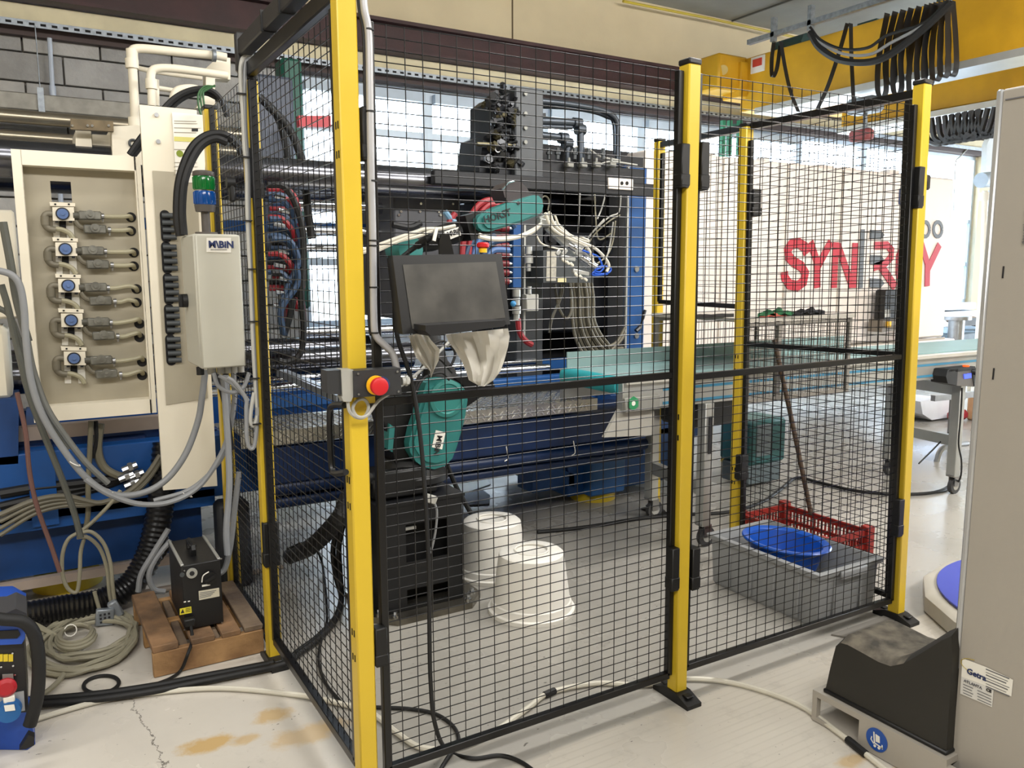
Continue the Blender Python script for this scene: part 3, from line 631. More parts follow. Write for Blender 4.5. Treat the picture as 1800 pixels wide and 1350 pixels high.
# moving platen with its bolts
pl = M().bb(1.18, 1.62, 2.5, 3.2, 1.20, 1.96, bev=.01).build('moving_platen', mat('platen_grey', '#5c5d62', .5, metal=.2, var=.2), mc)
m = M(); m2 = M()
for a in (703, 740, 772, 793, 830):
    for b in (342, 358, 378, 398, 372): 
        if random.random() < .75: p = at(a+random.uniform(-3, 3), b, y=2.497); m.cyl(p, p+V(0, -.006, 0), .008, seg=8)
m.build('bolt_heads', CHROME, pl, kind='stuff')
VALG = mat('dull_grey_casting', '#85857f', .5, metal=.4)
# mould halves and dark cast column
c0 = M().bb(1.86, 2.06, 2.25, 2.45, .80, 2.56, bev=.008).build('mould_column', mat('mould_steel', '#4a4d50', .45, metal=.4, var=.3), mc)
m = M()
for b in (200, 225, 250, 165): p = at(923, b, y=2.247); m.cyl(p, p+V(0, -.01, 0), .012, seg=12)
m.build('eye_bolts', VALG, c0, kind='stuff')
M().bb(1.66, 1.86, 2.3, 2.7, 1.2, 1.9, bev=.01).prism([at(a, b, y=2.3) for a, b in ((868, 178), (885, 165), (920, 162), (920, 330), (868, 330))], (0, .3, 0)).prism([at(a, b, y=2.32) for a, b in ((850, 240), (868, 232), (910, 232), (910, 345), (842, 345), (843, 290))], (0, .3, 0)).build('mould_block', BLACKM, mc)
# hydraulic fittings stacked on the mould
OLD = mat('dirty_brass', '#6b654e', .4, metal=.8, var=.4)
m = M(); m2 = M()
for k in range(70):
    px, py = random.uniform(852, 905), random.uniform(165, 300)
    if py < 235 and px < 868 and random.random() < .6: continue
    p = at(px, py, y=2.28); d = V(random.uniform(-1, 1), random.uniform(-1, -.2), random.uniform(-.8, .8)).normalized()
    mm = m if k % 6 else m2
    r = random.uniform(.008, .02); mm.cyl(p, p+d*random.uniform(.03, .08), r, seg=7).cyl(p+d*.02, p+d*.035, r*1.5, seg=6)
m.build('fittings', mat('oily_fittings', '#3f4042', .35, metal=.8), mc, kind='stuff'); m2.build('brass_fittings', OLD, mc, kind='stuff')
M().tube([at(838, 253, y=2.26), at(905, 256, y=2.26)], .012, seg=8, sub=1).build('brass_rod', OLD, mc)
M().bar(at(958, 202, y=2.4), at(875, 200, y=2.4), .02).build('bracket', DARKM, mc)
p = at(875, 262, y=2.25); M().tube(ring_pts(p, .018, 12, ux=(1, 0, 0), uy=(0, 0, 1)), .004, closed=True, sub=1, seg=5).build('eyelet', STEEL, mc)
# black horizontal beam and black backdrop for the shaded cavity
M().bb(1.3, 2.98, 2.20, 2.25, 1.965, 2.045, bev=.006).build('guard_rail_beam', DARKM, mc)
q0 = at(1070, 322, y=2.185); M().bb(q0.x, q0.x+.20, 2.185, 2.2, q0.z-.035, q0.z+.035, bev=.004).build('cream_tag_plate', CREAML, mc)
m = M()
for a in (1093, 1102): p = at(a, 322, y=2.184); m.cyl(p, p+V(0, -.003, 0), .012, seg=10)
m.build('tag_holes', HOLE, mc, kind='stuff')
M().bb(2.06, 3.41, 3.1, 3.2, .78, 2.4).bb(2.06, 3.05, 2.5, 3.1, 2.18, 2.26).bb(2.88, 3.21, 2.66, 2.70, .78, 2.17).build('cavity_backdrop', mat('cavity_shade_black', '#101116', .6), mc)  # black sheets added to stand in for the cavity's shade
M().bb(2.1, 2.95, 2.7, 3.0, 1.05, 1.75, bev=.02).build('mould_back', BLACKM, mc)
for k in range(5):
    p = V(2.2+.16*k, 2.62, 1.72-.02*k); M().cyl(p, p+V(0, .1, 0), .055, seg=16).cyl(p+V(0, -.02, 0), p, .03, seg=6).build('core_cylinder', BLACKM, mc)
# manifold with valve blocks on top
mf = M().bb(2.12, 3.0, 2.42, 2.55, 2.06, 2.17, bev=.006).build('valve_manifold', DARKM, mc)
for px in (1000, 1024, 1048, 1075):
    p = at(px, 290, y=2.38); o = M().box(p, (.05, .05, .035), bev=.006).cyl(p+V(0, 0, .015), p+V(0, 0, .045), .009, seg=8).build('valve_block', VALG, mf)
m = M()
for px in (965, 980, 1010, 1034, 1060): p = at(px, 280, y=2.4); m.cyl(p, p+V(0, 0, .07), .013, seg=8).cyl(p+V(0, 0, .03), p+V(0, 0, .045), .02, seg=6)
m.build('hose_ends', GREYM, mf, kind='stuff')
# dark pipes above
PIP = mat('dark_hydraulic_pipe', '#4a5058', .3, metal=.7)
def mpipe(pp, y, r, label=None, mt=PIP, name='hydraulic_pipe', sub=5, seg=10):
    return M().tube([at(a, b, y=y) for a, b in pp], r, seg=seg, sub=sub).build(name, mt, mc)
mpipe([(950, 178), (990, 182), (1040, 190), (1068, 198), (1083, 212), (1086, 240), (1085, 292)], 2.5, .020)
mpipe([(950, 187), (1000, 190), (1040, 196), (1066, 205), (1079, 218), (1081, 292)], 2.56, .014)
mpipe([(950, 213), (1008, 216), (1018, 220), (1020, 235), (1021, 290)], 2.45, .026)
mpipe([(950, 222), (1005, 224)], 2.45, .014, sub=1)
mpipe([(950, 238), (985, 242), (996, 247), (998, 290)], 2.45, .024)
for a, b in ((1014, 217), (1020, 228), (990, 243), (997, 252)): p = at(a, b, y=2.45); M().cyl(p+V(-.03, 0, 0), p+V(.03, 0, 0), .036, seg=10).build('pipe_collar', PIP, mc)
# grey hydraulic power hoses near left top
mpipe([(470, 185), (500, 215), (520, 250), (535, 300), (540, 360), (548, 420)], 2.5, .022, mt=BLKR, name='black_hose')
mpipe([(455, 170), (485, 200), (500, 240), (508, 300), (510, 340)], 2.6, .022, mt=BLKR, name='black_hose')
_a, _b = at(452, 250, y=3.5), at(520, 250, y=3.5); m = M().bb(_a.x, _b.x, 3.5, 3.8, 1.6, 2.75, bev=.02); m.build('clamp_housing', mat('dark_blue_grey_housing', '#4b5260', .5), mc)
M().bb(at(500, 250, y=4.2).x, at(536, 250, y=4.2).x, 4.2, 4.4, 1.2, 3.05, bev=.02).build('green_pillar', mat('dark_green_paint', '#1f5c4d', .5), mc)
rp = [at(525, 203, y=3.2), at(582, 203, y=3.2), at(582, 224, y=3.2), at(527, 222, y=3.2)]; M().prism(rp, (0, .06, 0)).build('red_plate', mat('faded_red', '#c0414a', .5), mc)
# blue and red hose bundle hanging on the clamp side
hb = T('hose_bundle', 'big hanging bundle of dark blue and red water hoses seen through the left mesh door', 'hose bundle', at(500, 640, y=2.0))
for k in range(22):
    t = k/21; y_ = 1.9+.35*((k*7) % 11)/11
    a0 = 470+(k % 3)*4; top = 325+int(190*((k*5) % 22)/22)
    pts = [(a0, top), (500+10*(k % 2), top+4), (522+8*t, top+40), (534-4*(k % 4), min(470, top+100)), (528-5*(k % 5), 500), (512-6*(k % 4), 545), (500, 590)]
    if k % 3 == 0: pts = pts[:4]+[(530, 520), (534, 580), (528, 622), (505, 636), (490, 634)]
    M().tube([at(a, b, y=y_) for a, b in pts], .0155, seg=7, sub=4).build('hose', REDH if k % 4 == 1 else (BLUH if k % 4 else BLKR), hb)
for k in range(5):
    M().tube([at(472, 350+k*32, y=1.95), at(495, 352+k*32, y=1.93), at(512, 370+k*32, y=1.93), at(520, 392+k*30, y=1.95)], .014, seg=7).build('hose', REDH if k % 2 else BLUH, hb)
for k in range(9):
    p = at(478+random.uniform(0, 14), 345+k*24, y=1.93); M().cyl(p, p+V(.05, 0, -.01), .012, seg=8).build('hose_end', CHROME, hb)
# red and blue hoses behind the robot arm
hb2 = T('hose_loom', 'red and blue hoses fanning out behind the robot forearm', 'hose bundle', at(830, 430, y=1.9))
for k, (pp, mt_) in enumerate(((((905, 370), (868, 352), (840, 362), (820, 400), (812, 450), (812, 500)), REDH), (((905, 378), (870, 360), (850, 368), (830, 405), (822, 460)), REDH), (((800, 375), (790, 392), (805, 400), (840, 395)), REDH), (((782, 372), (795, 388), (812, 397)), mat('pale_blue_hose', '#6f93ad', .4)), (((835, 415), (822, 440), (815, 470)), BLUH), (((848, 412), (835, 440), (828, 470)), mat('steel_blue_hose', '#4b6a9a', .45)), (((870, 415), (845, 425), (838, 450), (836, 480)), BLUH), (((895, 420), (862, 428), (850, 450), (850, 480)), BLUH), (((895, 440), (868, 440), (856, 455), (855, 480)), MATS['steel_blue_hose']), (((905, 400), (880, 365), (860, 372)), BLUH), (((690, 395), (720, 400), (740, 392)), BLKR))):
    M().tube([at(a, b, y=1.95) for a, b in pp], .017, seg=8).build('hose', mt_, hb2)
# blue manifold bar with red connectors
bm2 = T('water_manifold', 'bright blue upright water manifold with a row of dark red hose unions', 'manifold', at(908, 505, y=2.15))
M().prism([at(903, 393, y=2.1), at(918, 393, y=2.1), at(917, 505, y=2.1), at(902, 505, y=2.1)], (0, .05, 0)).build('bar', BLUEL, bm2)
for k in range(7):
    b = 402+k*15.5; p = at(902, b, y=2.12); un = M().cyl(p, p+V(-.03, 0, 0), .014, seg=10).ball(p+V(-.035, 0, 0), .013, seg=8).build('nipple', CHROME, bm2)
    M().cyl(p+V(-.035, 0, 0), p+V(-.085, 0, 0), .021, seg=10).cyl(p+V(-.085, 0, 0), p+V(-.12, 0, .0), .017, seg=8).build('hose_union', mat('dark_red_union', '#6b1720', .4), bm2)
# filter stack, small box, upright rail right of the manifold
fb = T('pneumatic_unit', 'small grey valve box with fittings fixed beside the blue manifold', 'valve unit', at(925, 550, y=2.15))
M().bar(at(922, 395, y=2.15), at(921, 600, y=2.15), .012).build('rail', ALU, fb)
p = at(932, 532, y=2.12); M().box(p, (.085, .06, .1), bev=.004).build('box', LGREY, fb)
for a, b, r in ((929, 440, .022), (929, 456, .028), (929, 470, .015), (930, 510, .014), (908, 515, .024), (908, 530, .02), (908, 545, .026), (908, 556, .018)):
    p = at(a, b, y=2.1); M().cyl(p+V(0, 0, -.022), p+V(0, 0, .022), r, seg=12).build('fitting', ALU, fb)
p = at(902, 534, y=2.08); M().ball(p, .018).build('blue_fitting', mat('sky_blue_plastic', '#3f8fc6', .4), fb)
M().tube([at(910, 560, y=2.1), at(914, 585, y=2.1), at(925, 600, y=2.1), at(935, 606, y=2.1)], .018).build('red_hose', REDH, fb)
# junction box on the column
jb = T('junction_box', 'grey junction box with white paper labels bolted to the mould column', 'electrical box', at(990, 500, y=2.12))
jo = [at(955, 440, y=2.05), at(1043, 438, y=2.05), at(1043, 497, y=2.05), at(955, 497, y=2.05)]
M().prism(jo, (0, .14, 0)).build('case', GREYM, jb)
M().prism([at(a, b, y=2.047) for a, b in ((961, 442), (978, 442), (977, 494), (960, 494))], (0, -.002, 0)).build('paper_label', mat('grimy_paper', '#b7b2a4', .7, var=.3, scale=40), jb)
M().prism([at(a, b, y=2.047) for a, b in ((980, 488), (995, 488), (995, 496), (980, 496))], (0, -.002, 0)).build('small_label', mat('pale_yellow_label', '#d8cf9f', .6), jb)
# hoses in the dark cavity
hc = T('grey_hose_loom', 'thick fall of grey-brown hoses sweeping from the junction box to the blue column', 'hose bundle', at(1050, 640, y=2.4))
for k in range(15):
    t = k/14; xo = 1003+t*38
    M().tube([at(a, b, y=2.3+.1*((k*3) % 5)/5) for a, b in ((xo-2, 496), (xo+2, 525), (xo+3, 560), (xo+9+4*t, 595-10*t), (xo+28-2*t, 628-26*t), (1070+6*t, 646-34*t), (1095, 652-40*t))], .0115, seg=7, sub=4).build('hose', mat('olive_grey_hose', '#6b6656', .55, var=.25), hc)
for pp in (((975, 500), (982, 540), (995, 560), (1004, 545), (1003, 505)), ((985, 500), (984, 520), (978, 528)), ((990, 500), (985, 525), (970, 560), (966, 585)), ((1099, 575), (1085, 600), (1068, 610)), ((1099, 585), (1090, 600), (1075, 615))):
    M().tube([at(a, b, y=2.28) for a, b in pp], .010, seg=6).build('hose', MATS['olive_grey_hose'], hc)
lc = T('cable_tangle', 'thin pale cables hanging loose in the dark opening beside the blue column', 'cable bundle', at(1060, 440, y=2.5))
for pp in (((1022, 440), (1040, 410), (1070, 382), (1088, 372), (1092, 335)), ((1025, 445), (1045, 412), (1072, 388), (1090, 378)), ((1018, 445), (1036, 415), (1062, 385)), ((1078, 390), (1072, 430), (1062, 470)), ((1082, 388), (1077, 425), (1066, 450), (1040, 470)), ((1020, 330), (1018, 370), (1016, 410)), ((1045, 330), (1047, 380), (1052, 420), (1075, 410)), ((1066, 335), (1058, 365), (1050, 385)), ((1005, 270), (1012, 258), (1035, 262), (1055, 275), (1090, 282)), ((1050, 290), (1075, 284), (1120, 290)), ((945, 355), (957, 345), (965, 352), (963, 370))):
    M().tube([at(a, b, y=2.45) for a, b in pp], .0055, seg=5).build('cable', LGREY if len(pp) % 2 else BEIGEC, lc)
# blue column and cream body
m = M(); m.prism([at(1107, 292, y=2.45), at(1137, 296, y=2.45), at(1130, 634, y=2.45), at(1100, 640, y=2.45)], (0, .04, 0)); m.build('blue_column', BLUEL, mc, smooth_=False)
M().prism([at(1098, 290, y=2.47), at(1105, 292, y=2.47), at(1103, 325, y=2.47), at(1096, 324, y=2.47)], (0, .2, 0)).build('blue_bracket', BLUEL, mc)
M().prism([at(1104, 292, y=2.44), at(1107, 292, y=2.44), at(1101, 640, y=2.44), at(1098, 640, y=2.44)], (0, .02, 0)).build('column_edge', ALU, mc)
for b in (473, 590): p = at(1118, b, y=2.45); M().cyl(p, p+V(0, -.012, 0), .02, seg=12).build('knob', STEEL, mc)
M().tube([at(1134, 545, y=2.4), at(1126, 572, y=2.4), at(1118, 582, y=2.4)], [.012, .007, .016, .016], seg=8).build('lever', BLK, mc)
M().bb(3.22, 3.4, 2.68, 2.9, .35, 2.35, bev=.01).build('cream_upright', CREAML, mc)
body = M().bb(3.42, 7.12, 2.70, 4.0, .82, 2.36, bev=.02).build('cream_body', CREAML, mc)
M().bb(3.42, 7.25, 2.66, 4.05, .48, .80, bev=.01).build('cream_base', CREAML, mc)
M().bb(3.42, 7.12, 2.69, 2.70, .80, .82).build('base_trim', mat('warm_grey_trim', '#a59a8a', .5), mc)
for x in (4.02, 4.75, 5.45, 6.3): M().bb(x-.004, x+.004, 2.694, 2.70, .84, 2.34).build('panel_joint', MATS['warm_grey_trim'], body)
m = M(); random.seed(3)
for k in range(11): x = 3.6+k*.33; m.bb(x, x+random.uniform(.05, .2), 2.8, 2.9, 2.35, 2.35+random.uniform(.02, .06))
m.build('top_fittings', CREAML, body, kind='stuff')
# lettering on the cream body
ly = 2.692
def L_at(px, py): return at(px, py, y=ly)
def stroke(pts, wpx, name, mt, par=body, y=ly):
    """letter stroke through picture points, width in metres"""
    m = M(); o = at(pts[0][0], pts[0][1], y=y); P = [at(a, b, y=y)-o for a, b in pts]
    ribbon(m, [(p.x, p.z) for p in P], wpx, o, (1, 0, 0), (0, 0, 1), (0, .004, 0)); return m
def glyph(name, mt, strokes, par=body, y=ly):
    m = M()
    for si, (pts, wd) in enumerate(strokes):
        o = V(0, y-.0006*si, 0); P = [at(a, b, y=y) for a, b in pts]; ribbon(m, [(p.x, p.z) for p in P], wd, o, (1, 0, 0), (0, 0, 1), (0, .004, 0))
    return m.build(name, mt, par, smooth_=False)
RL = mat('red_lettering', '#b3162a', .5, var=.04); GL = mat('grey_lettering', '#585c60', .5, var=.04)
glyph('letter', RL, [([(1419, 446), (1415, 434), (1404, 427), (1392, 429), (1385, 439), (1386, 450), (1395, 460), (1409, 468), (1416, 480), (1413, 495), (1402, 503), (1388, 500), (1380, 488), (1379, 478)], .086)])
glyph('letter', RL, [([(1425, 425), (1438, 465)], .075), ([(1461, 425), (1437, 470)], .075), ([(1436, 460), (1437, 506)], .078)])
glyph('letter', RL, [([(1470, 426), (1466, 506)], .078), ([(1473, 430), (1498, 503)], .075), ([(1504, 427), (1500, 506)], .078)])
glyph('letter', GL, [([(1517, 403), (1513, 506)], .06)])
for yy, h_ in ((412, .085), (456, .085), (497, .085)):
    m = M(); m.prism([at(a, b, y=ly) for a, b in ((1530, yy-8), (1549, yy-7), (1555, yy+1), (1548, yy+9), (1529, yy+8))], (0, .004, 0)); m.build('letter_bar', GL, body)
glyph('letter', RL, [([(1537, 432), (1560, 431), (1568, 440), (1567, 452), (1558, 462), (1536, 470)], .07), ([(1548, 466), (1574, 505)], .085)])
glyph('letter', RL, [([(1612, 440), (1600, 430), (1588, 434), (1581, 450), (1580, 480), (1586, 497), (1598, 503), (1610, 498), (1613, 480), (1613, 468)], .085), ([(1613, 472), (1600, 472)], .05)])
glyph('letter', RL, [([(1620, 428), (1632, 468)], .075), ([(1652, 430), (1632, 472)], .075), ([(1631, 462), (1630, 503)], .078)])
glyph('number', GL, [([(1605, 393), (1608, 387), (1615, 387), (1617, 396), (1612, 404), (1606, 412)], .035)])
for a in (1627, 1649): 
    P = [(a+7.5*math.cos(t), 403-13*math.sin(t)) for t in [2*math.pi*k/14 for k in range(15)]]
    glyph('number', GL, [(P, .035)])
glyph('emblem_outline', NAVY, [([(1604, 327), (1582, 333), (1581, 357), (1604, 367), (1625, 357), (1626, 333), (1604, 327)], .014)])
text('NE', 'emblem_lettering', NAVY, body, L_at(1584, 356), (1, 0, 0), (0, 0, 1), .16, off=.006)
# control panel on the body
cpn = T('operator_station', 'black control panel with a yellow button hung on the cream machine under the red lettering', 'control panel', at(1580, 583, y=2.55))
M().prism([at(a, b, y=2.55) for a, b in ((1557, 512), (1560, 509), (1608, 509), (1608, 562), (1554, 562))], (0, .1, 0)).build('housing', BLKP, cpn)
M().prism([at(a, b, y=2.5) for a, b in ((1552, 562), (1608, 562), (1608, 576), (1550, 584))], (0, .14, 0)).build('desk', mat('grey_brown_desk', '#6a6257', .5), cpn)
M().prism([at(a, b, y=2.545) for a, b in ((1555, 545), (1564, 544), (1564, 557), (1555, 558))], (0, -.004, 0)).build('plate', LGREY, cpn)
p = at(1562, 570, y=2.49); M().box(p, (.05, .02, .05)).build('yellow_button', MATS['bright_yellow'], cpn)
# ------------------------------------------------------------------ robot
rb = T('industrial_robot', 'small six-axis robot arm with teal shells and black joints on a black pedestal', 'robot', (.7, 1.3, .5))
px0, px1, y0p, y1p = .495, .885, 1.10, 1.48
pd = T('robot_pedestal', 'black steel pedestal carrying the robot, bolted to a square steel plate', 'pedestal', (.69, 1.29, 0))
a, b, c, d = at(713, 923, y=y0p), at(787, 918, y=y0p), at(785, 975, y=y0p), at(713, 985, y=y0p)
zt_, zb_ = max(a.z, b.z), min(c.z, d.z)-.0
m = M(); m.bb(px0, a.x, y0p, y0p+.004, .03, .5).bb(b.x, px1, y0p, y0p+.004, .03, .5).bb(a.x, b.x, y0p, y0p+.004, zt_, .5).bb(a.x, b.x, y0p, y0p+.004, .12, zb_).bb(a.x, b.x, y0p, y0p+.004, .03, .05)
m.bb(px0, px0+.004, y0p, y1p, .03, .5).bb(px1-.004, px1, y0p, y1p, .03, .5).bb(px0, px1, y1p-.004, y1p, .03, .5).bb(px0-.01, px1+.01, y0p-.01, y1p+.01, .5, .512)
m.build('column', mat('pedestal_black', '#131417', .42), pd, smooth_=False)
M().bb(px0+.01, px1-.01, y0p+.1, y0p+.11, .04, .49).build('inner_plate', HOLE, pd)
M().box(V(a.x+.025, y0p+.01, zt_-.02), (.05, .01, .012)).build('tab', ALU, pd)
m = M(); c_ = .09; X0, X1, Y0, Y1 = .455, .985, 1.03, 1.53
m.prism([V(X0+c_, Y0, 0), V(X1-c_, Y0, 0), V(X1, Y0+c_, 0), V(X1, Y1-c_, 0), V(X1-c_, Y1, 0), V(X0+c_, Y1, 0), V(X0, Y1-c_, 0), V(X0, Y0+c_, 0)], (0, 0, .028)); m.build('base_plate', mat('oily_base_plate', '#8a857a', .25, metal=.85, var=.5, scale=5), pd, smooth_=False)
for x, y in ((X0+.09, Y0+.04), (X1-.09, Y0+.04), (X1-.04, Y0+.1), (X0+.04, Y0+.1), (X1-.08, Y1-.06)):
    M().cyl((x, y, .028), (x, y, .034), .016, seg=12).cyl((x, y, .034), (x, y, .05), .009, seg=6).build('bolt', CHROME, pd)
# base and joints
M().bb(.5, .80, 1.16, 1.44, .512, .60, bev=.012).bb(.53, .74, 1.14, 1.2, .52, .64, bev=.01).build('base_housing', BLKP, rb)
M().lathe([(.155, .55), (.168, .56), (.168, .585), (.15, .60), (.14, .64), (.12, .66)], (.73, 1.30, 0), seg=32).build('turntable', BLKP, rb)
tl = [(749, 673), (760, 667), (775, 665), (793, 667), (808, 674), (819, 687), (822, 703), (818, 730), (811, 758), (803, 785), (795, 806), (782, 819), (764, 825), (745, 822), (731, 811), (721, 795), (719, 780), (724, 757), (733, 730), (741, 703)]
Y1_ = 1.15
m = M(); a_ = [at(x, y, y=Y1_) for x, y in tl]; m.prism(a_, (0, .055, 0)); sh = m.build('lower_arm_shell', TEAL, rb)
cx_, cz_ = sum(p.x for p in a_)/len(a_), sum(p.z for p in a_)/len(a_); cc = V(cx_, Y1_, cz_)
m = M(); m.prism([cc+(p-cc)*.86+V(0, -.012, 0) for p in a_], (0, .02, 0)); m.build('shell_face', TEAL, sh)
p = at(784, 700, y=Y1_-.012); M().lathe([(.082, 0), (.082, .014), (.066, .018), (.062, .012), (.01, .012)], p, (0, -1, 0), 32).build('joint_cover', mat('teal_cover', '#34807a', .35), sh)
p = at(758, 788, y=Y1_-.012); 
stk = [at(a, b, y=Y1_-.014) for a, b in ((766, 756), (783, 760), (777, 790), (759, 786))]
lab = M().prism(stk, (0, -.0012, 0)).build('maker_label', WHT, sh)
ux = (stk[2]-stk[1]); uy = (stk[1]-stk[0])
text('M\\BiN', 'label_print', INK, lab, stk[3]*.25+stk[0]*.0+stk[0]*.75+V(0, -.0022, 0)+uy*.28, ux, uy, .034, off=.0008)
M().prism([at(a, b, y=1.22) for a, b in ((655, 690), (700, 668), (745, 672), (742, 705), (735, 760), (738, 822), (700, 835), (690, 790), (672, 730))], (0, .14, 0)).build('shoulder_body', BLKP, rb)
M().prism([at(a, b, y=1.20) for a, b in ((685, 745), (694, 752), (690, 795), (682, 790))], (0, .1, 0)).build('rear_shell', TEAL, rb)
M().cyl(at(785, 700, y=1.2), at(785, 700, y=1.2)+V(0, .2, 0), .09, seg=20).cyl(at(758, 785, y=1.2), at(758, 785, y=1.2)+V(0, .2, 0), .085, seg=20).build('shoulder_drum', BLKP, rb)
M().prism([at(a, b, y=1.24) for a, b in ((800, 665), (815, 678), (822, 705), (800, 730), (870, 680), (862, 655))], (0, .1, 0)).build('link_plate', BLK, rb)
M().tube([at(785, 700, y=1.3), at(765, 640, y=1.35), at(735, 540, y=1.38), at(712, 460, y=1.38), at(706, 432, y=1.38)], [.08, .06, .055, .055, .06], seg=16, sub=4).build('upper_link', BLKP, rb)
p = at(706, 440, y=1.28); M().lathe([(.04, -.05), (.058, -.045), (.062, 0), (.062, .08), (.055, .10), (.03, .105)], p, (0, -1, 0), 24).build('elbow_shell', TEAL, rb)
M().tube([at(715, 432, y=1.3), at(770, 418, y=1.27), at(845, 394, y=1.24)], [.045, .05, .045], seg=16, sub=4).build('forearm_tube', BLKP, rb)
M().bar(at(815, 402, y=1.2), at(850, 392, y=1.2), .09, .11).build('wrist_block', BLK, rb)
stk2 = [at(a, b, y=1.17) for a, b in ((781, 407), (806, 399), (811, 413), (786, 423))]
lab2 = M().prism(stk2, (0, .004, 0)).build('maker_label', WHT, rb)
text('M\\BiN', 'label_print', INK, lab2, stk2[3]*.6+stk2[0]*.4+V(.008, -.0015, 0), stk2[1]-stk2[0], stk2[0]-stk2[3], .03, off=.0008)
hs = [(838, 392), (839, 384), (845, 377), (862, 369), (890, 358), (920, 348), (938, 343), (947, 344), (953, 351), (955, 362), (952, 373), (944, 379), (920, 389), (885, 400), (860, 407), (848, 406), (841, 400)]
a_ = [at(x, y, y=1.12) for x, y in hs]; m = M(); m.prism(a_, (0, .07, 0)); fs_ = m.build('forearm_shell', TEAL, rb)
cc = V(sum(p.x for p in a_)/len(a_), 1.12, sum(p.z for p in a_)/len(a_))
M().prism([cc+(p-cc)*.84+V(0, -.01, 0) for p in a_], (0, .012, 0)).build('shell_face', TEAL, fs_)
ho = at(852, 393, y=1.107); text('HORST', 'maker_lettering', INK, fs_, ho, at(890, 381, y=1.107)-ho, V(-.28, 0, 1), .044, off=.0007)
p = at(911, 357, y=1.109); M().cyl(p, p+V(0, -.003, 0), .008, seg=10).build('screw', INK, fs_)
M().prism([at(a, b, y=1.15) for a, b in ((883, 331), (893, 322), (904, 318), (917, 321), (926, 330), (934, 343), (920, 350), (893, 355), (887, 346))], (0, .11, 0)).build('wrist_motor', mat('dark_motor', '#3a3436', .35), rb)
M().tube([at(883, 333, y=1.148), at(893, 321, y=1.148), at(904, 318, y=1.148)], .004, sub=1, seg=5).build('motor_edge', CHROME, rb)
# gripper
gp = T('robot_gripper', 'silver pneumatic gripper with white air tubes at the end of the robot arm', 'gripper', at(1000, 480, y=1.1))
def gb(a, b, w, h, mt=ALU, name='profile', y=1.12, y2=None): return M().bar(at(*a, y=y), at(*b, y=y2 or y), w, h, bev=.003).build(name, mt, gp)
gb((948, 388), (968, 378), .03, .03, name='flange_plate'); gb((945, 390), (972, 396), .05, .03, name='flange_plate')
gb((962, 398), (1012, 446), .032, .03); gb((972, 392), (1022, 438), .026, .03, y=1.16); gb((1010, 440), (1042, 470), .045, .04)
for a, b, w_ in (((985, 452), (1010, 456), .02), ((1006, 476), (1034, 482), .02), ((978, 448), (984, 440), .012), ((988, 448), (996, 438), .012)): gb(a, b, w_, .02, name='finger', y=1.08)
for a, b in ((988, 455), (995, 459), (1002, 462), (1010, 480), (1018, 484), (1026, 488)): gb((a, b), (a+6, b+6), .009, .014, mat('cream_plastic', '#d6d2c2', .5), name='cup', y=1.07)
for a, b in ((1000, 430), (1022, 452), (1035, 462)): p = at(a, b, y=1.1); M().cyl(p, p+V(.03, -.02, -.02), .016, seg=10).build('cylinder', CHROME, gp)
tubes = [([(965, 372), (975, 396), (995, 412), (1020, 425), (1045, 436), (1062, 452), (1070, 466), (1066, 478)], .0075, WHITEC), ([(958, 374), (968, 398), (985, 412), (1010, 424), (1030, 433), (1040, 450), (1042, 462)], .007, WHITEC), ([(975, 378), (985, 400), (1005, 414), (1030, 424), (1034, 422), (1020, 416)], .005, WHITEC),
         ([(1062, 470), (1055, 478), (1046, 476), (1050, 470), (1064, 468), (1074, 473), (1068, 480), (1052, 482), (1044, 480)], .0045, BLUTUB), ([(1024, 440), (1040, 446), (1052, 452), (1058, 468), (1048, 474)], .0045, BLUTUB), ([(1046, 476), (1040, 482), (1048, 484), (1068, 482)], .004, BLUTUB),
         ([(842, 416), (860, 420), (885, 421), (910, 417), (935, 408), (950, 395)], .009, WHITEC), ([(842, 411), (862, 417), (890, 417), (915, 413), (938, 402), (952, 392)], .005, WHITEC), ([(942, 412), (952, 428), (975, 436), (990, 438)], .004, WHITEC)]
for k, (pp, r, mt_) in enumerate(tubes): M().tube([at(a, b, y=1.08) for a, b in pp], r, seg=7).build('air_tube', mt_, gp)
tb2 = T('air_tube_pair', 'pair of white air tubes running along the robot forearm to the nearest post', 'tube', at(700, 440, y=1.1))
for pp in (((608, 453), (640, 443), (690, 428), (725, 412), (745, 403), (775, 402), (800, 397)), ((608, 446), (650, 436), (700, 418), (740, 405)), ((664, 440), (700, 424), (735, 415), (760, 405))):
    M().tube([at(a, b, y=1.1) for a, b in pp], .008, seg=7).build('tube', WHITEC, tb2)
# cables on pedestal
one(M().box(at(757, 877, y=1.05), (.05, .03, .035), Matrix.Rotation(.4, 3, 'Y'), bev=.004), 'cable_plug', LGREY, 'pale grey plug on the front edge of the robot pedestal', 'plug')
one(M().tube([at(a, b, y=1.04) for a, b in ((764, 884), (768, 900), (766, 930), (760, 960), (752, 980))], .005, seg=6), 'plug_lead', GREYC, 'grey lead hanging from the plug in front of the pedestal', 'cable')
one(M().tube([at(a, b, y=1.35) for a, b in ((786, 818), (793, 835), (805, 862), (818, 885), (828, 902))], .012, seg=8), 'black_pole_cable', BLKR, 'straight black cable slanting down behind the rear white bucket', 'cable')
for k, pp in enumerate((((795, 655), (770, 630), (745, 640), (735, 665), (728, 690)), ((790, 650), (800, 620), (780, 600), (760, 605)), ((730, 690), (745, 665), (775, 655), (790, 668)))):
    one(M().tube([at(a, b, y=1.1) for a, b in pp], .006, seg=6), 'robot_cable', BLKR, ['black cable arching over the lower teal shell', 'black cable curling up between the hanging covers', 'black cable hugging the top edge of the lower teal shell'][k], 'cable')
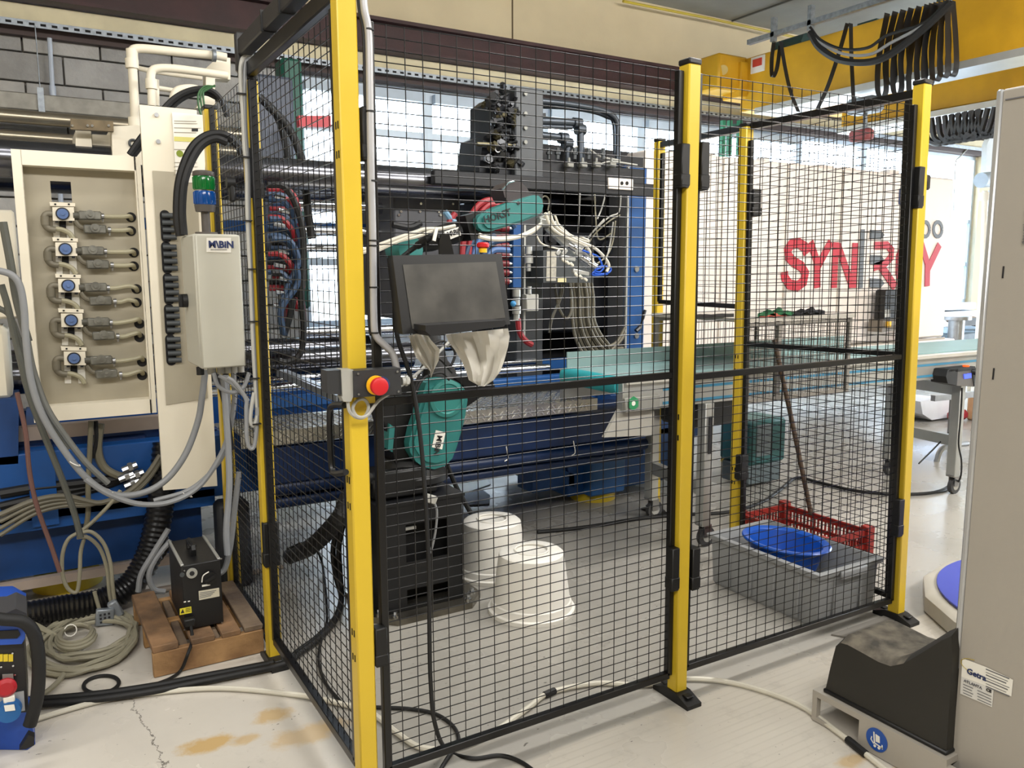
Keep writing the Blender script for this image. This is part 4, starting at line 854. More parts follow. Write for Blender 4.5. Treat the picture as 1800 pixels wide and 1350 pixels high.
# ------------------------------------------------------------------ white buckets (upside down)
BKT = mat('translucent_white_plastic', '#e9e6de', .45, var=.03, spec=.5)
def bucket(c, label):
    pr = [(.190, 0), (.192, .018), (.180, .022), (.176, .05), (.170, .055), (.145, .24), (.142, .262), (.13, .272), (.08, .275), (.07, .268), (.0001, .268)]
    t = T('bucket', label, 'bucket', c, 'upturned white buckets')
    M().lathe(pr, c, seg=44).build('shell', BKT, t)
    M().tube(ring_pts(Vector(c)+V(0, 0, .276), .073, 30), .004, closed=True, sub=1, seg=6).build('base_ring', BKT, t)
    return t
bucket((1.112, .885, 0), 'front upturned white bucket, nearest the mesh, whole and tallest in view')
bucket((1.185, 1.365, 0), 'rear upturned white bucket partly hidden by the front one')
# ------------------------------------------------------------------ conveyor
cv = T('belt_conveyor', 'long aluminium belt conveyor with teal belt and blue stripes leaving the cell to the right', 'conveyor', (2.35, 1.35, 0))
def cy_(x): return 1.10-.035*(x-1.8)
def cpt(x, dy, z): return V(x, cy_(x)+dy, z)
XA, XB = 1.78, 6.2
M().bar(cpt(XA, .025, .87), cpt(XB, .025, .87), .05, .16, bev=.003).build('side_profile', ALU, cv)
M().bar(cpt(XA, .53, .87), cpt(XB, .53, .87), .05, .16, bev=.003).build('side_profile', ALU, cv)
for dz in (.035, -.035): M().bar(cpt(XA+.25, -.001, .85+dz), cpt(XB, -.001, .85+dz), .004, .014).build('blue_stripe', mat('stripe_blue', '#3f86a8', .45), cv)
M().bar(cpt(XA, -.012, .94), cpt(XB, -.012, .94), .03, .028, bev=.004).build('edge_rail', mat('pale_profile', '#d0cdc4', .35, metal=.4), cv)
M().bar(cpt(1.80, .28, .956), cpt(XB, .28, .952), .50, .008).build('belt', TEALD if False else mat('teal_grey_belt', '#84a3a3', .5), cv)
m = M(); n = 14
ends = []
for k in range(n+1):
    t = -math.pi/2+math.pi*k/n; ends.append((1.86-.05*math.cos(t), .90+.05*math.sin(t)))
m.cyl((1.80, 1.14, .915), (1.80, 1.62, .915), .045, seg=24); m.build('belt_nose', TEALD, cv)
M().bar(cpt(1.79, .50, 1.0), cpt(4.0, .50, 1.0), .008, .09).build('side_guard', TEALG, cv)
p = at(1110, 708, y=1.085); M().bb(1.775, 2.0, 1.075, 1.10, .79, .862, bev=.004).build('drive_cover', mat('grey_end_cover', '#8e8d86', .5), cv)
p = at(1113, 709, y=1.073); M().cyl(p, p+V(0, -.003, 0), .036, seg=6).build('green_sticker', mat('green_sticker', '#2f8f5c', .5), cv)
M().cyl(p+V(0, -.003, 0), p+V(0, -.004, 0), .012, seg=10).build('sticker_mark', WHT, cv)
M().prism([at(a, b, y=1.12) for a, b in ((1088, 720), (1150, 722), (1148, 765), (1125, 766), (1062, 769))], (0, .02, 0)).build('chute_plate', mat('dull_white_plate', '#b3b0a6', .5), cv)
# legs
def leg(x, dy, z1=.79, zt=.12): return M().bar(V(x, cy_(x)+dy, zt), V(x, cy_(x)+dy, z1), .06, .06, up=(0, 1, 0), bev=.003).build('leg', ALU, cv)
def castor(par, x, y, r=.055):
    M().box((x, y, .13), (.07, .05, .006)).box((x+.02, y-.02, .09), (.05, .005, .07)).box((x+.02, y+.02, .09), (.05, .005, .07)).build('castor_fork', STEEL, par)
    M().cyl((x+.025, y-.014, r), (x+.025, y+.014, r), r, seg=20).build('castor_wheel', mat('dark_grey_tyre', '#3c3c3e', .5), par)
    M().cyl((x+.025, y-.016, r), (x+.025, y+.016, r), r*.55, seg=16).build('castor_hub', mat('pale_hub', '#a5a49e', .5), par)
for x, dy in ((2.34, .02), (2.43, .55), (4.50, .0), (4.58, .53)):
    leg(x, dy); castor(cv, x, cy_(x)+dy)
M().bar(cpt(2.34, .02, .32), cpt(2.43, .55, .32), .04, .07).build('cross_bar', ALU, cv)
M().bar(cpt(4.50, 0, .36), cpt(4.58, .53, .36), .04, .07).build('cross_bar', ALU, cv)
M().bar(cpt(4.5, 0, .70), cpt(4.58, .53, .70), .04, .07).build('cross_bar', ALU, cv)
M().box(cpt(2.34, -.016, .62), (.02, .006, .20)).build('leg_slot', INK, cv)
M().bb(2.45, 2.8, 1.3, 1.6, .60, .78, bev=.02).build('drive_motor', mat('dark_motor_grey', '#33363a', .5), cv)
# wire tunnel over the conveyor
tn = T('wire_tunnel', 'grey wire mesh guard tunnel standing over the conveyor behind the corner of the fence', 'guard', (2.8, 1.2, .8))
x0, x1, yn, yf = 2.46, 3.30, .97, 1.65
GM = mat('dull_grey_mesh_frame', '#8b8780', .45, metal=.5)
for x in (x0, 2.72, x1):
    for y in (yn, yf): M().bar((x, y, .79), (x, y, 1.215), .022).build('upright', GM, tn)
m = M(); 
M().bb(x0-.02, x1+.03, yn-.02, yf+.02, 1.215, 1.235).build('top_plate', mat('pale_grey_sheet', '#b7b3a9', .4, metal=.3), tn)
for y in (yn, yf): M().bar((x0, y, .80), (x1, y, .80), .015, .02).bar((x0, y, 1.2), (x1, y, 1.2), .02).build('rail', GM, tn)
m = M()
for y in (yn, yf):
    x = x0
    while x < x1: m.cyl((x, y, .8), (x, y, 1.21), .0022, seg=4, cap=False); x += .026
    z = .82
    while z < 1.2: m.cyl((x0, y, z), (x1, y, z), .0022, seg=4, cap=False); z += .05
y = yn
while y < yf: m.cyl((x1, y, .8), (x1, y, 1.21), .0022, seg=4, cap=False); y += .03
m.build('tunnel_mesh', GM, tn, kind='stuff')
def rag(pp, y, h, mt, label, name='cloth'):
    g = []
    for j in range(6):
        r = []
        for i in range(12):
            a, b = pp; u = i/11; p = at(a[0]+(b[0]-a[0])*u, a[1]+(b[1]-a[1])*u, y=y+j*.05); 
            r.append(V(p.x, p.y, 1.236+h*(.5+.5*math.sin(i*1.7+j*1.1))*math.sin(math.pi*min(1, (i+.4)/11.8))*(1-abs(j-2.5)/4)))
        g.append(r)
    return one(M().sheet(g, .004), name, mt, label, 'cloth')
rag(((1332, 550), (1395, 550)), 1.02, .05, mat('green_cloth', '#2e7a4a', .9, hex2='#1d5a36', scale=20), 'crumpled green cloth lying on the wire tunnel')
rag(((1392, 553), (1450, 552)), 1.02, .045, mat('black_cloth', '#23242a', .85), 'crumpled black cloth on the right of the wire tunnel')
rag(((1335, 560), (1382, 560)), .98, .015, mat('salmon_cloth', '#d26a55', .9), 'thin salmon-red cloth lying under the green one')
rag(((1180, 550), (1290, 556)), 1.1, .012, BLKR, 'flat black strip lying at the left end of the wire tunnel', 'strip')
random.seed(11)
# ------------------------------------------------------------------ left machine end
BLUED = mat('deeper_blue_paint', '#0d3c76', .45, var=.3)  # deeper blue for the left end of the machine
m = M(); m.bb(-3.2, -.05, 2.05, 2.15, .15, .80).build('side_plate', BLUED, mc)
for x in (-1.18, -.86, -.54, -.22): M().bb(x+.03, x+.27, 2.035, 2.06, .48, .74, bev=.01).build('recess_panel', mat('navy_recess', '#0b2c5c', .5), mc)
M().bb(-3.0, .0, 2.02, 2.08, .76, .82).bb(-3, 0, 2.02, 2.06, .10, .14).build('bed_ledge', mat('pinkish_grey_ledge', '#a39488', .5), mc)
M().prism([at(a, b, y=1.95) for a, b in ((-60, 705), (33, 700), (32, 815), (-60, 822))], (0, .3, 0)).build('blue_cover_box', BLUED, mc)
cw = M().bb(-1.4, -.78, 1.98, 2.4, .95, 1.25, bev=.02).bb(-1.4, -.72, 2.2, 2.6, 1.28, 1.75, bev=.01); cw.build('cream_cover', CREAM, mc)
# upper cream clamp parts behind the cabinets
m = M(); m.prism([at(a, b, y=2.3) for a, b in ((133, 228), (160, 230), (163, 275), (133, 272))], (0, .3, 0)).prism([at(a, b, y=2.35) for a, b in ((162, 236), (200, 238), (200, 276), (163, 274))], (0, .3, 0)).prism([at(a, b, y=2.25) for a, b in ((196, 222), (246, 220), (250, 290), (198, 280))], (0, .4, 0)); m.build('clamp_casting', CREAM, mc, smooth_=False)
m = M(); m.prism([at(a, b, y=2.22) for a, b in ((124, 208), (199, 213), (200, 231), (124, 227))], (0, .03, 0)); o = m.build('rusty_strip', mat('greasy_brown_plate', '#6e6048', .45, metal=.5, var=.4, scale=20), mc)
m = M()
for a in (127, 154, 162, 191): p = at(a, 221, y=2.218); m.cyl(p, p+V(0, -.005, 0), .006, seg=8)
m.build('rivets', CHROME, o, kind='stuff')
p = at(234, 252, y=2.245); M().tube(ring_pts(p, .016, 14, uy=(0, 0, 1)), .006, closed=True, sub=1).build('port_ring', GREYM, mc)
# cream handrail pipes
hr = T('handrail_pipes', 'cream painted pipe rails with elbow joints rising behind the valve cabinet', 'handrail', at(238, 215, y=2.3))
def rl(pp, y, r=.022, name='rail_pipe', seg=12, sub=4): return M().tube([at(a, b, y=y) for a, b in pp], r, seg=seg, sub=sub).build(name, CREAM, hr)
rl([(238, 218), (236, 170), (233, 120), (231, 97)], 2.4, .021, sub=1); rl([(231, 104), (232, 92), (238, 86), (260, 86), (320, 92), (375, 97), (398, 101)], 2.4, .021)
rl([(267, 186), (266, 150), (265, 137)], 2.2, .018, sub=1); rl([(265, 142), (266, 128), (274, 121), (300, 120), (350, 126), (400, 133)], 2.2, .019)
rl([(276, 186), (275, 140)], 2.35, .012, sub=1); rl([(236, 118), (262, 124), (300, 130), (355, 137)], 2.5, .012, sub=1); rl([(278, 155), (310, 160), (340, 162)], 2.45, .012, sub=1)
rl([(304, 182), (306, 168), (314, 158), (335, 155), (350, 158)], 2.1, .018)
for a, b, y, r in ((232, 112, 2.4, .030), (266, 148, 2.2, .026), (236, 215, 2.4, .027), (232, 95, 2.4, .026)):
    p = at(a, b, y=y); M().cyl(p+V(0, 0, -.022), p+V(0, 0, .022), r, seg=12).build('joint', CREAM, hr)
M().prism([at(a, b, y=2.5) for a, b in ((362, 120), (378, 105), (378, 190), (345, 190), (362, 160))], (0, .08, 0)).prism([at(a, b, y=2.5) for a, b in ((378, 98), (405, 102), (405, 140), (378, 138))], (0, .08, 0)).build('bracket_plate', CREAM, hr)
p = at(376, 98, y=2.38); M().cyl(p+V(-.008, 0, 0), p+V(.008, 0, 0), .03, seg=14).build('clamp', GALV, hr)
# ------------------------------------------------------------------ valve cabinet
YC = 1.80
vc = T('valve_cabinet', 'open cream steel cabinet with five rows of blue flow dials and pipe valves', 'valve cabinet', at(150, 742, y=YC))
def pq(pp, y, th, name, mt, par, **kw): return M().prism([at(a, b, y=y) for a, b in pp], (0, th, 0)).build(name, mt, par, smooth_=False, **kw)
YB = YC+.07
P0, P1 = at(52, 268, y=YC), at(262, 735, y=YC); Xl, Xr, Zt, Zb = at(57, 500, y=YC).x, at(252, 500, y=YC).x, at(150, 270, y=YC).z, at(160, 735, y=YC).z
m = M(); t_ = .003
m.bb(Xl-.035, Xl, YC, YC+t_, Zb, Zt).bb(Xr-.005, Xr+.02, YC, YC+t_, Zb, Zt).bb(Xl, Xr, YC, YC+t_, Zt-.055, Zt).bb(Xl, Xr, YC, YC+t_, Zb, Zb+.06)
m.bb(Xl-t_, Xl, YC, YB+.02, Zb, Zt).bb(Xr, Xr+t_, YC, YB+.02, Zb, Zt).bb(Xl, Xr, YC, YB, Zt-.058, Zt-.055).bb(Xl, Xr, YC, YB, Zb+.06, Zb+.063)
m.build('frame', CREAM, vc, smooth_=False)
c1, c2 = at(88, 318, y=YB), at(127, 356, y=YB)
m = M(); m.bb(Xl, c1.x, YB, YB+t_, Zb, Zt).bb(c2.x, Xr, YB, YB+t_, Zb, Zt).bb(c1.x, c2.x, YB, YB+t_, c1.z, Zt).bb(c1.x, c2.x, YB, YB+t_, Zb, c2.z)
m.build('back_panel', mat('darker_cream_paint', '#aaa28e', .5, var=.12, scale=4), vc, smooth_=False)  # darker cream than the frame, also on the pillar's inset panel
OLV = mat('grimy_pipe', '#777161', .5, var=.25, metal=.2); VAL = mat('cast_valve', '#83827a', .4, metal=.6, var=.3, scale=30); DIAL = mat('blue_dial', '#5d75a3', .25)
RUB = mat('beige_rubber_hose', '#a09a80', .5)
YV = YC+.035
for k, (cx, cy) in enumerate(((110, 376), (115, 438), (120, 502), (125, 563), (130, 630))):
    s = 1.
    def a_(dx, dy, y=YV): return at(cx+dx*s, cy+dy*s, y=y)
    def prism(pp, y, th, name, mt, par): return M().prism([a_(dx, dy, y) for dx, dy in pp], (0, th, 0)).build(name, mt, par, smooth_=False)
    u = prism([(-18, -12), (20, -12), (21, 12), (-17, 12)], YV-.012, .02, 'regulator', CREAM, vc)
    prism([(-23, -21), (22, -19), (22, -13), (-22, -14)], YV-.01, .035, 'mounting_bar', CREAM, u)
    m = M()
    for dx in (-13, 11): p = a_(dx, -17, YV-.011); m.box(p, (.007, .003, .006))
    for dx in (-10, 14): p = a_(dx, 14, YV-.014); m.box(p, (.012, .004, .008))
    m.build('bolt_holes', HOLE, u, kind='stuff')
    p = a_(0, 0, YV-.013); M().cyl(p, p+V(0, -.006, 0), .0255, seg=24).build('dial_rim', INK, u)
    M().cyl(p+V(0, -.006, 0), p+V(0, -.009, 0), .0205, seg=24).build('dial', DIAL, u); M().cyl(p+V(0, -.009, 0), p+V(0, -.014, 0), .007, seg=12).build('dial_knob', DIAL, u)
    prism([(-17, 13), (-5, 13), (-5, 44), (-16, 44)], YV+.03, .004, 'plate_left', WHT, u); prism([(5, 13), (19, 13), (21, 44), (8, 44)], YV+.03, .004, 'plate_right', WHT, u)
    prism([(-6, 12), (6, 12), (6, 30), (-6, 30)], YV+.02, .01, 'dark_gap', HOLE, u)
    M().tube([a_(-18, 0), a_(-27, 0), a_(-32, 6), a_(-31, 18), a_(-24, 26), a_(-12, 28)], .0135, seg=12, sub=4).cyl(a_(-31, 4), a_(-30, 20), .016, seg=12).build('elbow', OLV, u)
    M().tube([a_(-12, 26), a_(0, 28), a_(12, 34), a_(19, 44)], .010, seg=8).build('short_hose', RUB, u)
    p = a_(24, 3); M().cyl(p+V(-.012, 0, 0), p+V(.02, 0, 0), .017, seg=12).build('union', mat('dark_union', '#4c4a40', .5), u)
    M().tube([a_(22, 12), a_(30, 22), a_(42, 26)], .010, seg=8).build('branch_pipe', OLV, u)
    for j, (dx, dy, tx, ty, hx) in enumerate(((48, 3, 66, 4, 118), (57, 27, 78, 28, 118))):
        v = M().box(a_(dx, dy, YV-.005), (.085, .03, .036), bev=.005).build('valve_body', VAL, u)
        q_ = a_(dx, dy-2, YV-.02); M().cyl(q_, q_+V(0, -.008, 0), .018, seg=16).cyl(q_+V(0, -.008, 0), q_+V(0, -.014, 0), .008, seg=8).build('valve_cap', VAL, u)
        M().tube([a_(tx, ty), a_(tx+14, ty+1), a_(hx-12, dy+2+(k > 1)*-4), a_(hx, dy+1+(k > 2)*-6), a_(hx+3, dy+6-(k > 2)*6, YB)], .0095, seg=8, sub=4).build('tube', RUB, u)
        q_ = a_(tx+4, ty); M().cyl(q_+V(-.006, 0, 0), q_+V(.006, 0, 0), .0125, seg=10).cyl(q_+V(0, 0, -.012), q_+V(0, 0, -.024), .004, seg=6).build('hose_clip', STEEL, u)
        q_ = a_(hx+2, dy+3, YB-.001); M().cyl(q_, q_+V(0, -.001, 0), .021, seg=18).build('hole', HOLE, u)
# ------------------------------------------------------------------ cream pillar
pc = T('cream_pillar', 'tall cream sheet-steel pillar with slotted cable openings and a data sheet on it', 'pillar', at(320, 862, y=1.76))
pl_ = [at(a, b, y=1.76) for a, b in ((245, 184), (372, 196), (372, 340), (400, 620), (398, 852), (287, 862))]
pl_[1].x = min(pl_[1].x, -.02); pl_[2].x = min(pl_[2].x, -.02); pl_[3].x = -.02; pl_[4].x = -.02
M().prism(pl_, (0, .02, 0)).build('sheet', CREAM, pc, smooth_=False)
M().prism([at(a, b, y=1.757) for a, b in ((268, 300), (345, 305), (365, 700), (292, 712))], (0, -.0015, 0)).build('inset_panel', MATS['darker_cream_paint'], pc, smooth_=False)
m = M().prism([at(a, b, y=1.755) for a, b in ((302, 197), (362, 203), (360, 320), (310, 322))], (0, -.0015, 0)); m.build('data_sheet', WHT, pc, smooth_=False)
m = M()
for b in (212, 216, 224, 232, 262, 285, 292, 299, 306): m.prism([at(a, bb__, y=1.753) for a, bb__ in ((306, b), (345+random.randint(-14, 10), b+1), (345, b+2), (306, b+1.3))], (0, -.0006, 0))
m.build('sheet_lines', mat('faint_print', '#9c9789', .7), pc, kind='stuff')
m = M().prism([at(a, b, y=1.753) for a, b in ((306, 240), (345, 242), (345, 250), (306, 248))], (0, -.0006, 0)); m.build('yellow_stripe', mat('pale_yellow_stripe', '#d8d27a', .6), pc)
p = at(316, 270, y=1.753); M().cyl(p, p+V(0, -.001, 0), .014, seg=16).build('green_mark', mat('green_yellow_mark', '#7f8f2a', .6), pc)
M().prism([at(a, b, y=1.753) for a, b in ((337, 226), (348, 226), (348, 231), (337, 231))], (0, -.001, 0)).build('brown_plate', INK, pc)
for a, b in ((275, 202), (278, 249)): p = at(a, b, y=1.757); M().cyl(p, p+V(0, -.006, 0), .009, seg=12).build('screw', STEEL, pc)
for k, (a, b) in enumerate(((291, 398), (293, 453), (296, 508), (298, 562), (300, 615))):
    p = at(a, b, y=1.754); z0 = .048
    m = M(); pr = []
    for t in range(9): pr.append(p+V(.02*math.cos(math.pi*t/8), 0, z0+.02*math.sin(math.pi*t/8)))
    for t in range(9): pr.append(p+V(-.02*math.cos(math.pi*t/8), 0, -z0-.02*math.sin(math.pi*t/8)))
    s_ = m.prism(pr, (0, -.002, 0)).build('slot', HOLE, pc, smooth_=False)
    m = M()
    for j in range(4): q_ = p+V(0, -.004, .045-.03*j); m.cyl(q_+V(-.012, 0, 0), q_+V(.04, -.01, 0), .011, seg=10)
    m.build('cable_glands', GREYM, s_, kind='stuff')
# ------------------------------------------------------------------ grey control box
YX = 1.12
cb = T('control_box', 'pale grey wall box with a white maker sticker, fixed outside the left mesh fence', 'control box', at(390, 650, y=YX))
a, b, c, d = at(343, 411, y=YX), at(431, 411, y=YX), at(441, 647, y=YX), at(352, 648, y=YX)
xb0, xb1, zb0, zb1 = (a.x+d.x)/2, -.006, (c.z+d.z)/2, (a.z+b.z)/2
BOXG = mat('box_grey', '#bdbbae', .4, var=.03)
M().bb(xb0, xb1, YX+.022, YX+.30, zb0, zb1, bev=.008).build('body', BOXG, cb)
M().bb(xb0+.004, xb1-.002, YX, YX+.018, zb0+.003, zb1-.003, bev=.005).build('door', BOXG, cb)
kp = V(xb0-.006, YX+.22, (zb0+zb1)/2); M().cyl(kp+V(.006, 0, 0), kp+V(-.012, 0, 0), .026, seg=16).box(kp+V(-.018, 0, 0), (.016, .012, .05), bev=.003).build('rotary_switch', BLKP, cb)
st = [at(q_, w_, y=YX-.001) for q_, w_ in ((363, 418), (406, 418), (406, 444), (363, 443))]
lb_ = M().prism(st, (0, -.001, 0)).build('sticker', WHT, cb)
text('M\\BiN', 'maker_print', NAVY, cb, at(366.5, 435, y=YX-.004), (1, 0, 0), (0, 0, 1), .034, off=.0012, kern=1.0)
M().prism([at(q_, w_, y=YX-.003) for q_, w_ in ((370, 438.4), (399, 438.4), (399, 439.4), (370, 439.4))], (0, -.0006, 0)).build('small_print', INKG, cb)
for k, (a, r) in enumerate(((352, .014), (372, .016), (388, .014), (400, .013), (412, .012), (424, .012))): p = at(a, 652, y=YX+.1); M().cyl((p.x, p.y, zb0-.03), (p.x, p.y, zb0), r, seg=10).build('gland', LGREY if k else BLKP, cb)
# signal tower
sx = at(363, 411, y=YX+.12); sl_ = T('signal_tower', 'small signal light with green over blue lens on top of the grey control box', 'signal light', (sx.x, sx.y, zb1))
M().cyl((sx.x, sx.y, zb1), (sx.x, sx.y, zb1+.01), .04, seg=20).cyl((sx.x, sx.y, zb1), (sx.x, sx.y, zb1+.085), .016, seg=14).build('stem', mat('grey_brown_plastic', '#55504b', .45), sl_)
zc = zb1+.085
M().cyl((sx.x, sx.y, zc), (sx.x, sx.y, zc+.025), .034, .038, seg=22).build('collar', MATS['grey_brown_plastic'], sl_)
def lens(z0, z1, mt, nm): 
    m = M(); pr = [(.036, z0), (.038, z0+.004), (.038, z1-.004), (.036, z1)]; m.lathe(pr, (sx.x, sx.y, 0), seg=24)
    for k in range(16): t = 2*math.pi*k/16; m.cyl((sx.x+.038*math.cos(t), sx.y+.038*math.sin(t), z0+.004), (sx.x+.038*math.cos(t), sx.y+.038*math.sin(t), z1-.004), .0022, seg=5)
    m.build(nm, mt, sl_)
lens(zc+.025, zc+.075, mat('blue_lens', '#0a55a8', .15, trans=.35), 'blue_lens'); lens(zc+.079, zc+.129, mat('green_lens', '#0c7a36', .15, trans=.35), 'green_lens')
M().lathe([(.037, 0), (.039, .003), (.038, .016), (.03, .02)], (sx.x, sx.y, zc+.129), seg=24).build('cap', MATS['grey_brown_plastic'], sl_)
p = at(391, 335, y=1.2); one(M().box(V(-.012, p.y, p.z), (.02, .03, .08), bev=.006).cyl((-.03, p.y, p.z+.03), (-.0, p.y, p.z+.03), .02, seg=10), 'door_latch', BLKP, 'black latch on the mesh just right of the signal light', 'latch')
# cables around the box
def cable(pp, y, r, mt, label, name='cable', grp=None, seg=8, **kw):
    P = [at(q_[0], q_[1], y=(q_[2] if len(q_) > 2 else y)) for q_ in pp]
    return one(M().tube(P, r, seg=seg, **kw), name, mt, label, 'cable', grp)
cable([(317, 415), (312, 385), (314, 330), (324, 290), (340, 258), (362, 240), (385, 236), (405, 243), (420, 258), (428, 276)], 1.36, .017, BLKR, 'thick black cable arching from the control box over the fence, outer one')
cable([(323, 413), (320, 370), (324, 320), (338, 280), (356, 254), (378, 244), (398, 250)], 1.34, .015, BLKR, 'thick black cable arching from the control box over the fence, inner one')
cable([(228, 272), (250, 240), (290, 190), (315, 168), (345, 157), (372, 160), (390, 178), (400, 205)], 2.0, .014, BLKR, 'black cable arching over the top of the cream pillar, upper one')
cable([(234, 274), (256, 246), (300, 190), (330, 168), (360, 163), (382, 172)], 2.02, .013, BLKR, 'black cable arching over the top of the cream pillar, lower one')
for k in range(3): cable([(378, 152-k), (360, 152+k*4), (349+k*4, 165), (349+k*5, 185), (355+k*4, 205), (368, 222)], 1.9, .0045, mat('green_cable', '#2f5c33', .5), ['outer', 'middle', 'inner'][k]+' green cable looping at the top of the pillar by the fence', grp='green cables at the pillar top')
GREYH = mat('grey_hose', '#86888a', .4, var=.1)
cable([(361, 650), (356, 690), (348, 740), (325, 800), (290, 845), (245, 868), (195, 868), (150, 838), (108, 785), (75, 730), (55, 670), (46, 600), (42, 540), (34, 500), (18, 482), (-10, 474)], 1.5, .013, GREYH, 'thickest grey hose sweeping from under the control box down and up to the left edge', sub=8, seg=10)
cable([(411, 655), (412, 700), (405, 750), (388, 800), (350, 855), (300, 882), (245, 886), (190, 868), (150, 842)], 1.45, .011, GREYH, 'grey hose sweeping in the lower of the two big curves at left', sub=8)
cable([(398, 660), (402, 720), (396, 790), (370, 830), (330, 862), (270, 880)], 1.5, .009, GREYC, 'thinner grey hose running beside the lower big curve', sub=8)
cable([(48, 600), (58, 650), (80, 712), (110, 760), (150, 812), (190, 850)], 1.52, .012, mat('mid_grey_hose', '#6f706c', .45), 'second grey hose in the bundle in front of the valve cabinet', sub=6)
cable([(2, 500), (14, 540), (28, 600), (50, 690), (72, 750), (92, 800), (112, 850), (130, 900), (142, 945)], 1.6, .012, mat('dark_grey_hose', '#55564f', .5), 'dark grey hose slanting down at left over the blue machine', sub=6)
cable([(-5, 540), (20, 560), (45, 640), (70, 700), (90, 740), (120, 790)], 1.62, .011, MATS['dark_grey_hose'], 'darker hose running just left of the valve cabinet edge')
cable([(5, 390), (18, 460), (30, 530), (50, 600)], 1.55, .014, MATS['dark_grey_hose'], 'short dark hose dropping at the far left edge')
cable([(30, 690), (45, 760), (52, 830), (65, 890), (90, 960), (105, 1005)], 1.7, .009, mat('brown_hose', '#6b4b44', .6), 'thin brown hose hanging in front of the blue bed')
for k, (a, b) in enumerate(((132, 815), (190, 862), (255, 886), (330, 870))):
    p = at(a, b, y=1.49); one(M().tube(ring_pts(p, .021, 14, ux=(.8, 0, -.5), uy=(0, 1, 0)), .0022, closed=True, sub=1, seg=5), 'cable_tie', WHT, 'white cable tie round the big grey hoses, %s from the left' % ['first', 'second', 'third', 'fourth'][k], 'cable tie')
# olive hoses under the pillar
for k in range(4):
    cable([(282, 800+k*4), (262, 830+k*4), (235, 858+k*3), (205, 875+k*2), (175, 884), (150, 880+k*3), (110, 872+k*6), (60, 880+k*8), (0, 905+k*12)], 1.85, .009 if k else .012, MATS['olive_grey_hose'] if 'olive_grey_hose' in MATS else BEIGEC, ['first', 'second', 'third', 'lowest'][k]+' olive hose crossing low in front of the blue machine bed', grp='olive hoses in front of the blue bed')
for k in range(3): cable([(0, 868+k*22), (60, 858+k*18), (120, 852+k*10), (180, 845+k*6), (230, 838)], 1.95, .022-.004*k, BLKR, ['upper', 'middle', 'lower'][k]+' thick black hose lying along the blue bed at left', grp='black hoses along the blue bed')
for k, (a, b) in enumerate(((228, 822), (240, 835), (232, 850), (248, 845), (222, 838))):
    p = at(a, b, y=1.88); one(M().cyl(p+V(-.03, 0, -.01), p+V(.03, 0, .01), .016, seg=8).cyl(p+V(-.006, 0, 0), p+V(.012, 0, .004), .021, seg=6), 'hose_coupling', STEEL, '%s steel hose coupling in the cluster left of the pillar foot' % ['top', 'second', 'lowest', 'right-hand', 'left-hand'][k], 'coupling', 'steel couplings by the pillar foot')
cable([(160, 740), (158, 790), (155, 850), (155, 900), (150, 935)], 1.9, .011, mat('olive_pipe', '#77725f', .5), 'olive pipe dropping from under the valve cabinet')
cable([(168, 740), (170, 775), (162, 805)], 1.92, .01, BLKR, 'short black hose under the valve cabinet')
cable([(176, 745), (172, 790), (182, 820), (205, 835), (228, 838)], 1.93, .018, MATS['olive_pipe'], 'thick olive pipe bending right under the valve cabinet')
# hanging loop with connectors
cable([(212, 862), (190, 890), (160, 920), (140, 935), (120, 948), (110, 975), (110, 1010), (120, 1035), (135, 1040), (140, 1010), (142, 970), (150, 940)], 1.75, .008, BEIGEC, 'beige cable hanging in a narrow loop in front of the blue bed')
cable([(135, 938), (160, 935), (182, 955), (194, 990), (198, 1030), (202, 1062)], 1.72, .008, BEIGEC, 'beige cable curving right to the plug at the end of the loop')
cable([(135, 945), (155, 945), (176, 965), (188, 1000), (192, 1040), (196, 1062)], 1.74, .008, BEIGEC, 'second beige cable running parallel to the plug')
cable([(166, 1040), (170, 1055), (176, 1075)], 1.70, .008, BEIGEC, 'short beige stub joining the square connector')
ct_ = T('square_connector', 'square metal multi-pin connector hanging over the cable coil', 'connector', at(184, 1098, y=1.68))
p = at(184, 1084, y=1.68); M().box(p, (.07, .03, .07), Matrix.Rotation(.15, 3, 'Y'), bev=.004).build('body', GALV, ct_); 
m = M()
for i in range(3):
    for j in range(3): m.box(p+V(-.016+.016*i, -.016, -.016+.016*j), (.008, .004, .008))
m.build('pins', INK, ct_, kind='stuff')
p = at(203, 1070, y=1.7); one(M().box(p, (.04, .035, .075), Matrix.Rotation(-.4, 3, 'Y'), bev=.006), 'grey_plug', mat('zinc_plug', '#8b9096', .45, metal=.4), 'grey angled plug beside the square connector', 'plug')
# black corrugated hose
ch = [at(a, b, y=y) for a, b, y in ((292, 780, 1.95), (286, 850, 1.9), (278, 915, 1.85), (262, 975, 1.82), (230, 1028, 1.8), (180, 1062, 1.8), (120, 1080, 1.8), (62, 1090, 1.8), (-20, 1098, 1.8))]
for q_ in ch: q_.z = max(q_.z, .065)
one(M().tube(ch, .060, seg=16, sub=14, rib=.1), 'corrugated_hose', mat('shiny_black_hose', '#121214', .28), 'thick black corrugated hose bending onto the floor behind the cable coil', 'hose')
one(M().tube([at(a, b, y=1.9) for a, b in ((300, 950), (275, 985), (245, 1010), (215, 1035))], .02, seg=10, sub=10, rib=.15), 'corrugated_hose', BLKR, 'thin black ribbed hose behind the transformer box', 'hose')
for k, pp in enumerate((((296, 930), (268, 975), (248, 1010), (243, 1040)), ((300, 950), (275, 980), (262, 1010), (270, 1035), (290, 1040)), ((420, 830), (412, 900), (405, 960), (395, 1000), (380, 1010)))):
    cable(pp, 1.72-.3*(k == 2), .012, GREYH, ['grey hose dropping behind the transformer box, left one', 'grey hose curling behind the transformer box', 'grey hose coming down beside the left fence to the transformer box'][k])
